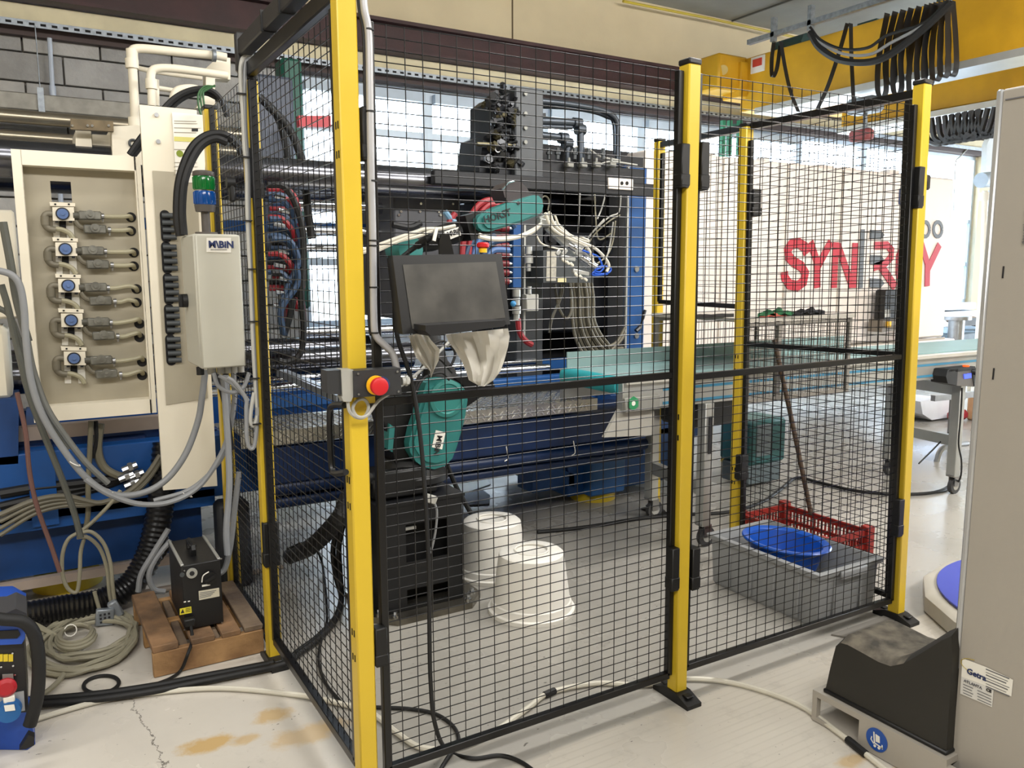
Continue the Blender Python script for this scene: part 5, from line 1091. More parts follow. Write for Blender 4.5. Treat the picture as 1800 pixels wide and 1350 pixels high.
one(M().tube([V(-2, 1.93, .02), V(.3, 1.93, .02)], .015, sub=1), 'floor_pipe', mat('pinkish_pipe', '#9c8f82', .4), 'thin pale pipe along the foot of the blue bed', 'pipe')
# cable coil on the floor
cc = T('cable_coil', 'flat coil of beige-grey cable lying on the floor beside the blue distribution box', 'cable', at(150, 1135, z=0))
P = []; random.seed(5)
for k in range(9*14):
    t = 2*math.pi*k/14; lv = k//14; A_, B_, ox, oy = ((88, 44, 152, 1128), (80, 38, 160, 1122), (92, 46, 146, 1134), (84, 36, 156, 1118), (95, 48, 142, 1138), (74, 34, 164, 1116), (90, 42, 150, 1142), (70, 36, 158, 1128), (86, 47, 148, 1130))[lv]
    a, b = ox+A_*math.cos(t), oy+B_*math.sin(t)-A_*.18*math.cos(t); p = at(a, b, z=.012); P.append(V(p.x, p.y, .012+.004*((k*5+lv*3) % 4)+.004*(lv//3)))
M().tube(P, .0095, seg=7, sub=2).build('outer_turns', BEIGEC, cc)
P = []
for k in range(3*12):
    t = 2*math.pi*k/12; lv = k//12; a, b = 134+(34-lv*3)*math.cos(t), 1124+(20-lv*2)*math.sin(t)-5*math.cos(t); p = at(a, b, z=.03); P.append(V(p.x, p.y, .038+.008*lv))
M().tube(P, .009, seg=7, sub=2).build('inner_turns', BEIGEC, cc)
p = at(124, 1108, z=.05); M().tube(ring_pts(p, .022, 12, ux=(1, 0, 0), uy=(0, .3, 1)), .0025, closed=True, sub=1, seg=5).build('tie', WHT, cc)
M().tube([at(a, b, z=.02) for a, b in ((118, 1176), (105, 1195), (90, 1210), (70, 1225), (45, 1240))], .010, seg=7).build('tail', BEIGEC, cc)
for k, (a0, b0, a1, b1) in enumerate(((20, 1085, 90, 1112), (30, 1095, 100, 1118), (10, 1100, 70, 1128))): M().tube([at(a0, b0, z=.06), at((a0+a1)/2, (b0+b1)/2-4, z=.05), at(a1, b1, z=.03)], .0095, seg=7).build('stray_turn', BEIGEC, cc)
# ------------------------------------------------------------------ blue distribution box
YD = .80
db = T('distribution_box', 'blue and black portable power distribution box at the lower left edge', 'power box', at(20, 1300, z=0))
ROY = mat('royal_blue_plastic', '#2453b8', .35)
def dq(pp, y, th, name, mt, **kw): return M().prism([at(a, b, y=y) for a, b in pp], (0, th, 0)).build(name, mt, db, **kw)
dq([(-120, 1130), (42, 1122), (50, 1252), (-120, 1262)], YD, .22, 'core', mat('panel_black', '#1c1b1d', .4), smooth_=False)
M().prism([at(a, b, y=YD-.03) for a, b in ((-120, 1092), (20, 1084), (46, 1098), (44, 1122), (38, 1132), (-120, 1140))], (0, .28, 0)).build('top_shell', ROY, db)
dq([(-120, 1114), (32, 1108), (36, 1116), (30, 1122), (-120, 1128)], YD-.035, .01, 'top_grip', BLKP)
M().prism([at(a, b, y=YD-.02) for a, b in ((-120, 1088), (10, 1078), (28, 1070), (46, 1078), (48, 1090), (-120, 1098))], (0, .15, 0)).build('top_cap', mat('grey_black_plastic', '#3a3a3d', .5), db)
M().prism([at(-120, 1264, y=YD), at(52, 1250, y=YD), at(62, 1308, z=.002), at(48, 1318, z=.002), at(28, 1318, z=.002), at(10, 1308, z=.002), at(-120, 1316, z=.002)], (0, .1, 0)).build('base_skirt', ROY, db)
M().prism([at(50, 1292, y=YD-.14), at(61, 1296, y=YD-.14), at(60, 1310, y=YD-.14), at(46, 1317, y=YD-.14), at(34, 1318, y=YD-.14)], (0, .03, 0)).build('corner_foot', BLKP, db)
M().tube([at(a, b, y=YD-.06) for a, b in ((-40, 1080), (0, 1088), (40, 1093), (60, 1115), (68, 1160), (66, 1220), (56, 1262), (52, 1275))], .019, seg=12).build('carry_bow', BLKR, db)
for k in range(4):
    o = dq([(-12+k*9, 1150), (-4+k*9, 1149.5), (-4+k*9, 1162), (-12+k*9, 1162.5)], YD-.002, -.003, 'indicator', mat('yellow_indicator', '#e0c52a', .3))
c = at(11, 1202, y=YD); dq([(4, 1185), (23, 1184), (25, 1205), (5, 1206)], YD-.002, -.004, 'button_plate', ALU)
M().lathe([(.018, 0), (.018, .012), (.028, .016), (.029, .026), (.02, .034)], c+V(0, -.004, 0), (0, -1, 0), 22).build('red_button', mat('deep_red_plastic', '#b01a26', .4), db)
dq([(-10, 1222), (42, 1214), (44, 1248), (-8, 1258)], YD-.002, -.004, 'socket_plate', mat('pale_metal_plate', '#b9bcc0', .35, metal=.5))
c = at(16, 1245, y=YD-.004); M().cyl(c, c+V(0, -.03, 0), .035, .032, seg=22).build('socket', mat('cee_blue', '#1c5f9e', .4), db)
dq([(7, 1240), (25, 1238), (27, 1248), (9, 1250)], YD-.036, -.003, 'socket_label', WHT); M().box(at(16, 1228, y=YD-.02), (.03, .02, .02), bev=.003).build('hinge', WHT, db)
for a, b in ((22, 1148), (23, 1170), (26, 1186), (28, 1206), (2, 1172)): p = at(a, b, y=YD-.002); M().cyl(p, p+V(0, -.003, 0), .003, seg=8).build('screw', CHROME, db)
# ------------------------------------------------------------------ pallet and transformer
plt_ = T('wooden_pallet', 'broken brown wooden pallet piece under the black transformer', 'pallet', (-.2, 1.35, 0))
WD = [mat('pallet_wood_%d' % i, c, .75, var=.45, scale=7, bump=.4, bscale=35, hex2=h) for i, (c, h) in enumerate((('#a98458', '#7a5a3a'), ('#8b6a4a', '#5b4633'), ('#b98f5c', '#8c683e'), ('#7d6b57', '#55463a')))]
m = M(); m.bb(-.40, .0, 1.085, 1.115, .002, .095, bev=.003); m.build('stringer', WD[0], plt_)
M().bb(-.40, .0, 1.36, 1.40, .002, .095, bev=.003).build('stringer', WD[2], plt_); M().bb(-.41, -.02, 1.60, 1.63, .002, .095, bev=.003).build('stringer', WD[0], plt_)
def plank(x0, x1, y0, y1, z0, z1, k, rot=0):
    cx, cy = (x0+x1)/2, (y0+y1)/2
    M().box((cx, cy, (z0+z1)/2), (x1-x0, y1-y0, z1-z0), Matrix.Rotation(rot, 3, 'Z'), bev=.003).build('plank', WD[k], plt_)
plank(-.405, -.315, 1.085, 1.66, .095, .122, 1, .02); plank(-.265, -.18, 1.085, 1.64, .095, .118, 1); plank(-.155, -.085, 1.085, 1.62, .095, .116, 1); plank(-.07, .0, 1.09, 1.62, .095, .117, 3)
plank(-.30, -.27, 1.10, 1.6, .07, .09, 3); plank(-.178, -.158, 1.1, 1.6, .08, .1, 3)
tf = T('transformer_box', 'black metal transformer box with top handle and yellow warning sticker, standing on the pallet', 'transformer', (-.2, 1.35, .12))
q0 = at(318, 1112, y=1.20); xt0 = -.335; xt1 = -.115; yt0, yt1, zt0, zt1 = 1.17, 1.50, .122, .395
def fx(px, py): return at(px, py, y=yt0-.003)
xt0 = at(322, 1050, y=yt0).x; xt1 = at(391, 1050, y=yt0).x; zt1 = at(350, 990, y=yt0).z
TBK = mat('transformer_black', '#101012', .45, bump=.05)
M().bb(xt0, xt1, yt0, yt1, zt0, zt1, bev=.003).build('case', TBK, tf)
for x in (xt0+.004, xt1-.004): M().bb(x-.006, x+.006, yt0+.004, yt1-.004, zt1-.004, zt1+.005, bev=.002).build('edge_trim', ALU, tf)
xm = (xt0+xt1)/2-.01; M().tube([V(xm, yt0+.10, zt1), V(xm, yt0+.10, zt1+.035), V(xm, yt0+.20, zt1+.035), V(xm, yt0+.20, zt1)], .010, sub=3, seg=8).box((xm, yt0+.15, zt1+.036), (.026, .09, .012), bev=.003).build('handle', BLKP, tf)
def ff(pp, th, name, mt): return M().prism([fx(a, b) for a, b in pp], (0, -th, 0)).build(name, mt, tf)
c = fx(337, 1007); M().cyl(c, c+V(0, -.006, 0), .020, seg=20).build('gauge_rim', ALU, tf); M().cyl(c+V(0, -.006, 0), c+V(0, -.009, 0), .009, seg=10).build('gauge_hub', INK, tf)
c = fx(320, 1010); M().cyl(c, c+V(0, -.004, 0), .009, seg=12).build('gland', GREYM, tf)
c = fx(368, 1015); M().cyl(c, c+V(0, -.012, 0), .024, seg=20).box(c+V(0, -.016, 0), (.012, .01, .04), Matrix.Rotation(1.2, 3, 'Y')).build('rotary_switch', BLKP, tf)
M().tube([fx(354, 1022)+V(0, -.01, 0), fx(356, 1010)+V(0, -.014, 0), fx(366, 1003)+V(0, -.014, 0)], .0022, seg=5).box(fx(362, 1028)+V(0, -.004, 0), (.03, .003, .007)).build('white_pull', WHT, tf)
ff([(349, 1039), (385, 1033), (386, 1048), (350, 1055)], .001, 'rating_plate', mat('beige_rating_plate', '#cfc9b4', .6))
m = M()
for k in range(4): m.prism([fx(a, b)+V(0, -.0016, 0) for a, b in ((351, 1041.5+k*3), (380-k*3, 1037+k*3), (380-k*3, 1038+k*3), (351, 1042.5+k*3))], (0, -.0004, 0))
m.build('plate_print', INKG, tf, kind='stuff')
ff([(313+3, 1070), (336, 1066), (337, 1077), (316, 1081)], .001, 'warning_sticker', mat('warning_yellow', '#e5d535', .5)); 
tri = [(317.5, 1078), (321, 1070), (324, 1077)]; ff(tri, .0018, 'warning_triangle', INK)
m = M()
for k in range(3): m.prism([fx(a, b)+V(0, -.0016, 0) for a, b in ((326, 1069.5+k*2.6), (335, 1068+k*2.6), (335, 1068.9+k*2.6), (326, 1070.4+k*2.6))], (0, -.0004, 0))
m.build('warning_print', INK, tf, kind='stuff')
for a, b in ((325, 1058), (332, 1057)): M().box(fx(a, b), (.008, .002, .004)).build('small_mark', WHT, tf)
for a, b in ((324, 1003), (389, 982), (324, 1107), (390, 1094)): c = fx(a, b); M().cyl(c, c+V(0, -.002, 0), .003, seg=8).build('screw', STEEL, tf)
c = fx(331, 1090); M().box(c+V(0, -.018, 0), (.04, .035, .03), bev=.004).build('mains_plug', BLKP, tf)
kb = [fx(333, 1095)+V(0, -.03, 0), fx(334, 1115)+V(0, -.05, 0), at(330, 1150, y=1.06), at(318, 1178, z=.012), at(300, 1192, z=.01), at(275, 1202, z=.01), at(262, 1207, z=.02)]
one(M().tube(kb, .006, seg=8), 'mains_lead', BLKR, 'black mains lead falling from the transformer plug across the pallet edge', 'cable')
kb = [at(a, b, z=.02) for a, b in ((392, 1045), (410, 1050), (430, 1065), (450, 1090), (463, 1115), (470, 1130))]
one(M().tube(kb, .006, seg=6), 'black_lead', BLKR, 'thin black lead running from behind the transformer along the fence foot', 'cable')
# cables tied to the left post
for k, pp in enumerate((((444, 97), (434, 97), (425, 108), (423, 140), (427, 200), (430, 260), (434, 300), (435, 380), (440, 480), (443, 560), (447, 640), (450, 690), (452, 730), (446, 748), (440, 740), (442, 715), (447, 690)), ((442, 103), (432, 108), (430, 150), (431, 220), (436, 300), (438, 400), (443, 520), (446, 600), (449, 660), (452, 730), (448, 780), (440, 788), (434, 770), (433, 720), (432, 700), (412, 672), (400, 664)))):
    cable(pp, .94-.0*k, .0075, LGREY if k == 0 else GREYC, ['pale', 'grey'][k]+' cable tied down the left post and looping at its lower end', sub=5)
for k, (a, b) in enumerate(((424, 165), (430, 276), (435, 388), (441, 473), (445, 565), (448, 665), (451, 745))):
    p = at(a, b, y=.935); one(M().box(p, (.03, .02, .004)), 'cable_tie', BLKP, 'black cable tie on the pair of cables at the left post, %s from the top' % ['first', 'second', 'third', 'fourth', 'fifth', 'sixth', 'seventh'][k], 'cable tie', 'cable ties on the left post')
cable([(393, 660), (397, 720), (402, 800), (403, 860), (398, 930), (400, 975)], 1.35, .013, mat('wrapped_grey_cable', '#8f9296', .5), 'thick wrapped grey cable running down beside the left fence')
cable([(380, 655), (392, 700), (402, 742), (408, 790)], 1.4, .009, BLKR, 'black cable hanging from the control box glands')
cable([(375, 655), (385, 680), (410, 690), (428, 680), (438, 655)], 1.16, .008, GREYC, 'grey cable swagged below the control box')
cable([(385, 660), (405, 672), (425, 690), (436, 705)], 1.14, .008, GREYC, 'grey cable slanting to the left post below the control box')
one(M().bb(-.02, .13, 1.80, 1.92, .0, .42, bev=.02), 'black_tank', mat('matt_black_tank', '#202226', .6), 'black tank on the floor inside the cell behind the left fence', 'tank')
# ------------------------------------------------------------------ grey tub with blue basin
tbx = T('grey_tub', 'large grey plastic tub standing on the floor behind the right front mesh', 'tub', (2.2, .38, 0))
GT = mat('tub_grey_plastic', '#8b8d8e', .5, var=.08, bump=.05)
X0, X1, Y0, Y1, H = 2.0, 2.39, .085, .70, .25
m = M(); fl = .012
def tubring(i, z): return [V(X0+i, Y0+i, z), V(X1-i, Y0+i, z), V(X1-i, Y1-i, z), V(X0+i, Y1-i, z)]
def loft(m, rings):
    R = [[m.bm.verts.new(p) for p in r] for r in rings]
    for a, b in zip(R, R[1:]):
        for k in range(4): m.bm.faces.new((a[k], a[(k+1) % 4], b[(k+1) % 4], b[k]))
    m.bm.faces.new(R[0]); m.bm.faces.new(R[-1]); return m
loft(m, [tubring(fl+.01, 0), tubring(fl, .02), tubring(.004, H-.03), tubring(-.010, H-.025), tubring(-.014, H-.004), tubring(-.008, H), tubring(.006, H), tubring(.012, H-.01), tubring(.03, .03), tubring(.05, .025)])
m.build('shell', GT, tbx)
for k in range(4): y = Y0+.10+k*.13; M().bb(X0+.001, X0+.010, y, y+.012, .02, H-.03, bev=.003).build('rib', GT, tbx)
for k in range(2): x = X0+.1+k*.17; M().bb(x, x+.012, Y0-.001, Y0+.010, .02, H-.03, bev=.003).build('rib', GT, tbx)
M().bb(X0+.11, X1-.11, Y0-.028, Y0-.012, H-.045, H-.006, bev=.006).build('grip', GT, tbx)
m = M(); bl_ = [(.0001, .0), (.10, .002), (.115, .01), (.15, .125), (.172, .135), (.176, .143), (.172, .149), (.160, .149), (.145, .14), (.112, .02), (.09, .014), (.0001, .012)]
bs = T('blue_basin', 'oval bright blue plastic basin sitting in the grey tub', 'basin', (2.17, .40, .115))
m.lathe(bl_, (2.175, .41, .125), seg=44, sx=.92, sy=1.22); m.build('bowl', mat('bright_blue_plastic', '#124fae', .3), bs)
one(M().prism([V(2.02, .03, .0), V(2.44, .03, .0), V(2.42, -.02, .0), V(2.06, -.035, .0)], (0, 0, .008)), 'rubber_mat', mat('mid_grey_mat', '#6f6b64', .7), 'thin grey mat lying at the foot of the right front mesh', 'mat')
# red crate
rc = T('red_crate', 'low red plastic crate with slotted sides behind the grey tub', 'crate', (2.7, .72, 0))
RC = mat('crate_red', '#86211a', .5)
def crate(x0, x1, y0, y1, h):
    m = M()
    for (ax, ay, bx, by) in ((x0, y0, x1, y0), (x1, y0, x1, y1), (x1, y1, x0, y1), (x0, y1, x0, y0)):
        a, b = V(ax, ay, 0), V(bx, by, 0); L_ = (b-a).length; d = (b-a).normalized(); n = int(L_/.022)
        m.bar(a+V(0, 0, h-.015), b+V(0, 0, h-.015), .012, .03).bar(a+V(0, 0, .02), b+V(0, 0, .02), .012, .04).bar(a+V(0, 0, h*.55), b+V(0, 0, h*.55), .010, .02)
        for k in range(n+1): p = a+d*(L_*k/n); m.box(p+V(0, 0, h/2), (.008, .008, h))
    for cx, cy in ((x0, y0), (x1, y0), (x1, y1), (x0, y1)): m.box((cx, cy, h/2+.01), (.05, .05, h+.02), bev=.004)
    m.bb(x0, x1, y0, y1, .005, .012); return m
crate(2.50, 2.84, .46, .98, .19).build('shell', RC, rc)
bt, bb_ = at(1361, 597, y=.98), at(1426, 905, y=.80)
bb_.z = max(bb_.z, .03)
one(M().tube([bt, (bt+bb_)/2+V(.004, 0, 0), bb_], .0125, seg=10), 'wooden_pole', mat('dark_brown_wood', '#4b3a2a', .7, var=.3, scale=15), 'dark brown wooden broomstick leaning in the red crate', 'pole')
pr_ = [at(a, b, y=.90) for a, b in ((1445, 900), (1452, 920), (1456, 942))]
# equipment under the conveyor
ch_ = T('chiller_unit', 'grey-green floor unit under the conveyor behind the rear yellow post', 'floor unit', (3.5, 1.85, 0))
xq0, xq1 = at(1316, 800, y=1.8).x, at(1374, 800, y=1.8).x
M().bb(xq0, xq1, 1.8, 2.05, 0.02, at(1340, 815, y=1.8).z, bev=.01).build('lower_cabinet', mat('slate_grey_sheet', '#5f6b6f', .5), ch_)
M().bb(xq0, xq1+.02, 1.78, 2.08, at(1340, 815, y=1.8).z, at(1340, 738, y=1.8).z, bev=.02).build('upper_shell', mat('murky_teal', '#3c6f70', .5), ch_)
M().bb(xq0+.05, xq1-.14, 1.775, 1.785, at(1340, 800, y=1.8).z, at(1340, 745, y=1.8).z, bev=.004).build('cover_panel', mat('pale_slate', '#7f8b90', .5), ch_)
one(M().tube([at(a, b, z=.012) for a, b in ((945, 935), (1000, 930), (1060, 922), (1120, 912), (1190, 905), (1280, 900), (1340, 882), (1370, 862), (1400, 840), (1440, 848), (1500, 862), (1560, 868), (1620, 868), (1655, 862), (1675, 850))], .011, seg=8), 'floor_lead', BLKR, 'black cable crossing the floor under the conveyor to the far trolley', 'cable')
# clutter under the machine
cx_ = T('carton', 'small printed carton on the floor under the machine bed', 'carton', at(825, 835, z=0))
pa = at(792, 840, z=0); M().bb(pa.x, pa.x+.28, pa.y, pa.y+.22, 0, .16, bev=.004).build('box', mat('pinkish_carton', '#a89aa0', .7), cx_)
m = M()
for k in range(14): m.bb(pa.x+.02+k*.018, pa.x+.027+k*.018, pa.y-.002, pa.y, .03, .13)
m.build('bar_print', mat('grey_print', '#5e545c', .7), cx_, kind='stuff')
sp_ = [at(a, b, z=.006) for a, b in ((815, 868), (848, 861), (862, 872), (860, 886), (822, 888))]
one(M().prism(sp_, (0, 0, .003)), 'paper_sheet', mat('bluish_paper', '#b9bec8', .8), 'pale paper sheet lying on the floor behind the rear bucket', 'paper')
one(M().prism([at(a, b, z=.004) for a, b in ((785, 850), (850, 835), (862, 852), (820, 866), (792, 868))], (0, 0, .004)), 'paper_sheet', WHT, 'white paper lying beside the carton under the machine', 'paper')
# ------------------------------------------------------------------ grey cabinet at right
gc = T('grey_cabinet', 'tall warm-grey steel cabinet filling the right edge of the picture', 'cabinet', (2.0, -1.6, 0))
GC = mat('warm_grey_cabinet', '#a39d93', .5, var=.03, scale=2, bump=.06, bscale=400)
XC = 1.49
ctp = at(1770, 155, x=XC); cbt = at(1662, 1340, x=XC)
yc = (ctp.y+cbt.y)/2; zc1 = ctp.z
M().bb(XC, 2.35, -2.9, yc, .06, zc1, bev=.006).build('body', GC, gc)
M().bb(XC-.004, XC+.03, yc-.004, yc+.012, .06, zc1, bev=.004).build('edge_trim', mat('bright_edge_trim', '#c9cbcd', .3, metal=.6), gc)
M().bb(XC-.003, XC+.02, -2.9, yc-.012, zc1-.03, zc1-.027).build('lid_joint', INKG, gc)
M().bb(XC+.01, 2.3, -2.85, yc-.03, .0, .06).build('plinth', mat('plinth_grey', '#7c7770', .6), gc)
for (a, b0, b1) in ((1762, 468, 489), (1745, 647, 667)):
    p, q_ = at(a+1, b0, x=XC-.001), at(a-1, b1, x=XC-.001); M().prism([p, p+V(0, -.004, 0), q_+V(0, -.004, 0), q_], (-.001, 0, 0)).build('slit', INK, gc)
def lx(a, b, o=-.002): return at(a, b, x=XC+o)
s1_ = [lx(1692, 1157), (lx(1732, 1172)), lx(1781, 1195), lx(1778, 1224), lx(1745, 1210), lx(1690, 1189)]
M().prism(s1_, (-.0008, 0, 0)).build('maker_label', WHT, gc)
s2_ = [lx(1690, 1189, -.0015), lx(1747, 1211, -.0015), lx(1744, 1243, -.0015), lx(1688, 1219, -.0015)]
M().prism(s2_, (-.0008, 0, 0)).build('rating_label', mat('cool_white_label', '#dcdad4', .6), gc)
ux = V(0, -1, 0); uz = V(0, 0, 1)
text('Getra', 'label_print', NAVY, gc, lx(1699, 1183, -.004), ux, uz, .0225, off=.0006)
text('ATLANTA', 'label_print', INKG, gc, lx(1694, 1198, -.004), ux, uz, .0105, off=.0002, kern=1.1)
text('CE', 'label_print', INK, gc, lx(1733, 1214, -.004), ux, uz, .012, off=.0003)
m = M()
for k in range(7): p = lx(1733, 1177+k*5, -.003); m.bb(p.x-.0006, p.x, p.y-.062+.004*(k % 3), p.y, p.z, p.z+(.003 if k % 2 == 0 else .0016))
for k in range(4): p = lx(1693, 1203+k*5, -.003); m.bb(p.x-.0006, p.x, p.y-.028+.003*(k % 2), p.y, p.z, p.z+.0018); m.bb(p.x-.0006, p.x, p.y-.078, p.y-.04, p.z, p.z+.0018)
m.build('fine_print', INKG, gc, kind='stuff')
m = M(); ce = lx(1716, 1174, -.0035); arc = [ce+V(0, -.043*math.cos(t), .020*math.sin(t)) for t in [math.pi*(.55+.9*k/12) for k in range(13)]]; m.tube(arc, .001, seg=4, sub=1); m.build('label_swoosh', mat('gold_print', '#b9a23a', .5), gc)
text('Quick Easy Check', 'small_print', INKG, gc, at(1797, 430, x=XC-.003), (0, 0, 1), (0, -1, 0), .012)
# black moulded cover on grey base with pallet-truck sign
bc = T('black_cover', 'black moulded plastic cover with a dusty top beside the grey cabinet', 'cover', (1.6, -.55, .1))
XB0 = 1.455
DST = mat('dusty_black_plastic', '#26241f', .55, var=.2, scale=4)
def cp3(x, y, z): return V(x, y, z)
yA, yB = -.378, -.79
zT = at(1490, 1130, y=-.40).z
rows = []
prof = [(-.378, .115), (-.392, .20), (-.408, .28), (-.425, .298), (-.45, .302), (-.50, .298), (-.56, .292), (-.60, .296), (-.64, .322), (-.70, .385), (-.75, .440), (-.775, .462), (-.782, .40), (-.786, .115)]
m = M(); 
g = []
xs = [(0, 0), (.012, .0), (.03, .006)]
outer = [V(XB0, y, z) for y, z in prof]; 
ins = [V(XB0+.035, y-(.02 if i < 3 else 0), z+(.02 if 0 < i < len(prof)-1 else 0)) for i, (y, z) in enumerate(prof)]
far = [V(XB0+(.13 if i > 10 else .25), y-(.02 if i < 3 else 0), z+(.02 if 0 < i < len(prof)-1 else 0)) for i, (y, z) in enumerate(prof)]
R = [[m.bm.verts.new(p) for p in r] for r in (outer, ins, far)]
for a, b in zip(R, R[1:]):
    for k in range(len(a)): m.bm.faces.new((a[k], a[(k+1) % len(a)], b[(k+1) % len(a)], b[k]))
m.bm.faces.new(R[0]); m.bm.faces.new(R[-1][::-1])
bmesh.ops.bevel(m.bm, geom=[e for e in m.bm.edges if len(e.link_faces) == 2 and e.calc_face_angle(0) > .5], offset=.012, segments=3, affect='EDGES', profile=.5)
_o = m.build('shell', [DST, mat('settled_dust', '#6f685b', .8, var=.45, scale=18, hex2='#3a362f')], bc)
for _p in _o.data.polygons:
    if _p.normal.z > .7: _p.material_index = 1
M().bb(XB0-.006, XB0+.05, yB-.0, yA+.006, .108, .122, bev=.004).build('flange', BLKP, bc)
gb_ = T('cover_base', 'grey sheet-steel base with fork slots and a round blue sign', 'base', (1.6, -.6, 0))
m = M(); xg = XB0-.02; yg0, yg1 = -1.15, -.345
m.bb(xg, 1.47, -.8, yg1, .088, .108).bb(1.47, 1.72, -.8, yg1, .088, .108).bb(xg, 1.72, yg0, yg1, .003, .018).bb(xg, xg+.02, yg1-.018, yg1, .018, .088).bb(xg, xg+.02, yg0, -.52, .018, .088).bb(1.70, 1.72, -.8, yg1, .018, .088).bb(xg+.02, 1.7, -.56, -.58, .018, .088)
m.build('frame', GC, gb_, smooth_=False)
p = at(1542, 1290, x=xg-.001); p.z = .056
M().cyl(p, p+V(-.0015, 0, 0), .036, seg=28).build('blue_sign', mat('sign_blue', '#1b4fa5', .45), gb_)
m = M(); o_ = p+V(-.002, 0, 0); uy_ = V(0, -1, 0)
ribbon(m, [(-.010, .022), (-.006, -.012), (.022, -.016)], .004, o_, uy_, uz, (-.0008, 0, 0)); m.prism([o_+uy_*a+uz*b for a, b in ((-.004, .018), (.010, .016), (.012, -.004), (-.002, -.006))], (-.0008, 0, 0))
ribbon(m, [(-.016, .004), (-.018, -.006), (-.008, -.016)], .003, o_, uy_, uz, (-.0008, 0, 0))
for a in (-.004, .010): m.cyl(o_+uy_*a+uz*-.021, o_+uy_*a+uz*-.021+V(-.001, 0, 0), .0045, seg=12)
ribbon(m, [(.014, -.016), (.020, -.018), (.020, -.006)], .003, o_, uy_, uz, (-.0008, 0, 0))
m.build('pallet_truck_pictogram', WHT, gb_)
p = at(1545, 1320, z=.004); M().cyl(V(xg+.03, p.y, 0), V(xg+.03, p.y, .02), .012, seg=8).build('foot_bolt', STEEL, gb_)
# round rotary table
rt = T('round_table', 'low round table with a blue top on the floor at right', 'rotary table', (3.02, -.52, 0))
cxr, cyr, R_ = 3.02, -.50, .60
M().lathe([(R_*1.04, 0), (R_*1.10, .01), (R_*1.10, .075), (R_*1.06, .09), (R_*.95, .092)], (cxr, cyr, 0), seg=16).build('body', mat('worn_off_white', '#b9b4a8', .5, var=.15), rt)
M().lathe([(R_*.985, .092), (R_, .096), (R_, .104), (R_*.99, .107), (.001, .107)], (cxr, cyr, 0), seg=72).build('blue_top', mat('violet_blue_top', '#4a55b5', .5, var=.06, spec=.5), rt)
# ------------------------------------------------------------------ far right
cu = T('control_unit', 'small black speed controller with a lit blue display on the conveyor end', 'controller', at(1690, 682, y=.93))
q_ = [at(a, b, y=.93) for a, b in ((1684, 650), (1714, 646), (1718, 674), (1712, 680), (1680, 678))]
M().prism(q_, (0, .09, 0)).build('front', mat('satin_grey_panel', '#6d6a68', .35, metal=.4), cu)
M().prism([at(a, b, y=.925) for a, b in ((1666, 650), (1684, 648), (1682, 678), (1666, 674), (1663, 662))], (0, .11, 0)).prism([at(a, b, y=.925) for a, b in ((1708, 648), (1718, 650), (1721, 664), (1718, 676), (1713, 679))], (0, .11, 0)).prism([at(a, b, y=.925) for a, b in ((1668, 649), (1714, 644), (1716, 650), (1668, 655))], (0, .11, 0)).build('case', BLKP, cu)
M().prism([at(a, b, y=.928) for a, b in ((1694, 658), (1707, 656), (1707, 664), (1695, 666))], (0, -.002, 0)).build('lit_display', mat('lit_blue_display', '#3a4dff', .3, emit=2.2), cu)
p = at(1698, 645, y=.95); M().cyl(p+V(0, 0, -.012), p+V(0, 0, .012), .02, seg=14).build('orange_lamp', mat('orange_lamp', '#ff5a1e', .3, emit=.8), cu)
p = at(1713, 656, y=.925); M().cyl(p, p+V(0, -.02, 0), .012, seg=12).build('knob', BLKP, cu)
one(M().tube([at(a, b, y=.94) for a, b in ((1691, 682), (1690, 710), (1688, 740), (1685, 780), (1690, 810), (1688, 840))]+[at(1675, 855, z=.012), at(1650, 865, z=.012), at(1600, 868, z=.012)], .006, seg=6), 'controller_lead', BLKR, 'black lead hanging from the speed controller to the floor', 'cable')
one(M().tube([at(1696, 700, y=1.0), at(1680, 745, y=1.1), at(1650, 780, y=1.1), at(1615, 815, y=1.1)], .005, seg=6), 'thin_lead', BLKR, 'thin black lead slanting left below the speed controller', 'cable')
fr_ = T('work_trolley', 'metal-legged trolley frame standing behind the conveyor end', 'trolley', (5.4, 1.9, 0))
for (a, b0, b1) in ((1677, 690, 765), (1722, 690, 800), (1735, 690, 790)):
    p = at(a, b0, y=2.0); q_ = at(a, b1, y=2.0); q_.z = max(q_.z, .0); M().bar(V(p.x, 2.0, p.z), V(p.x, 2.0, 0.0), .045, up=(0, 1, 0)).build('leg', STEEL, fr_)
p = at(1640, 700, y=2.0); q_ = at(1740, 690, y=2.0); M().bar(p, q_, .04, .05).build('cross_bar', STEEL, fr_)
pb = [at(a, b, y=1.6) for a, b in ((1700, 780), (1665, 785), (1652, 795), (1645, 818))]; M().tube(pb, .022).build('bent_leg', STEEL, fr_)
sk = [at(a, b, y=2.6) for a, b in ((1618, 706), (1640, 700), (1675, 702), (1690, 712), (1692, 740), (1670, 750), (1638, 742), (1622, 728))]
for s_ in sk: s_.z = max(s_.z, .02)
one(M().prism(sk, (0, .35, 0)), 'white_sack', mat('bluish_white_sack', '#dfe2ea', .6, var=.08), 'white sack lying on the floor beyond the conveyor legs', 'sack')
p = at(1682, 745, y=2.5); one(M().box(V(p.x, 2.5, .06), (.25, .1, .1), bev=.03), 'red_case', mat('dull_red_case', '#a02a38', .5), 'small dark red case lying beside the white sack', 'case')
p = at(1722, 735, y=2.4); one(M().box(V(p.x+.05, 2.4, .14), (.25, .2, .28), bev=.02), 'cardboard_piece', mat('tan_cardboard', '#c9a27a', .8), 'tan cardboard box beyond the trolley legs', 'box')
wb = T('work_bench', 'cluttered grey-blue bench with machine parts behind the conveyor at right', 'bench', (8.2, 3.8, 0))
a, b = at(1672, 600, y=3.8), at(1755, 600, y=3.8)
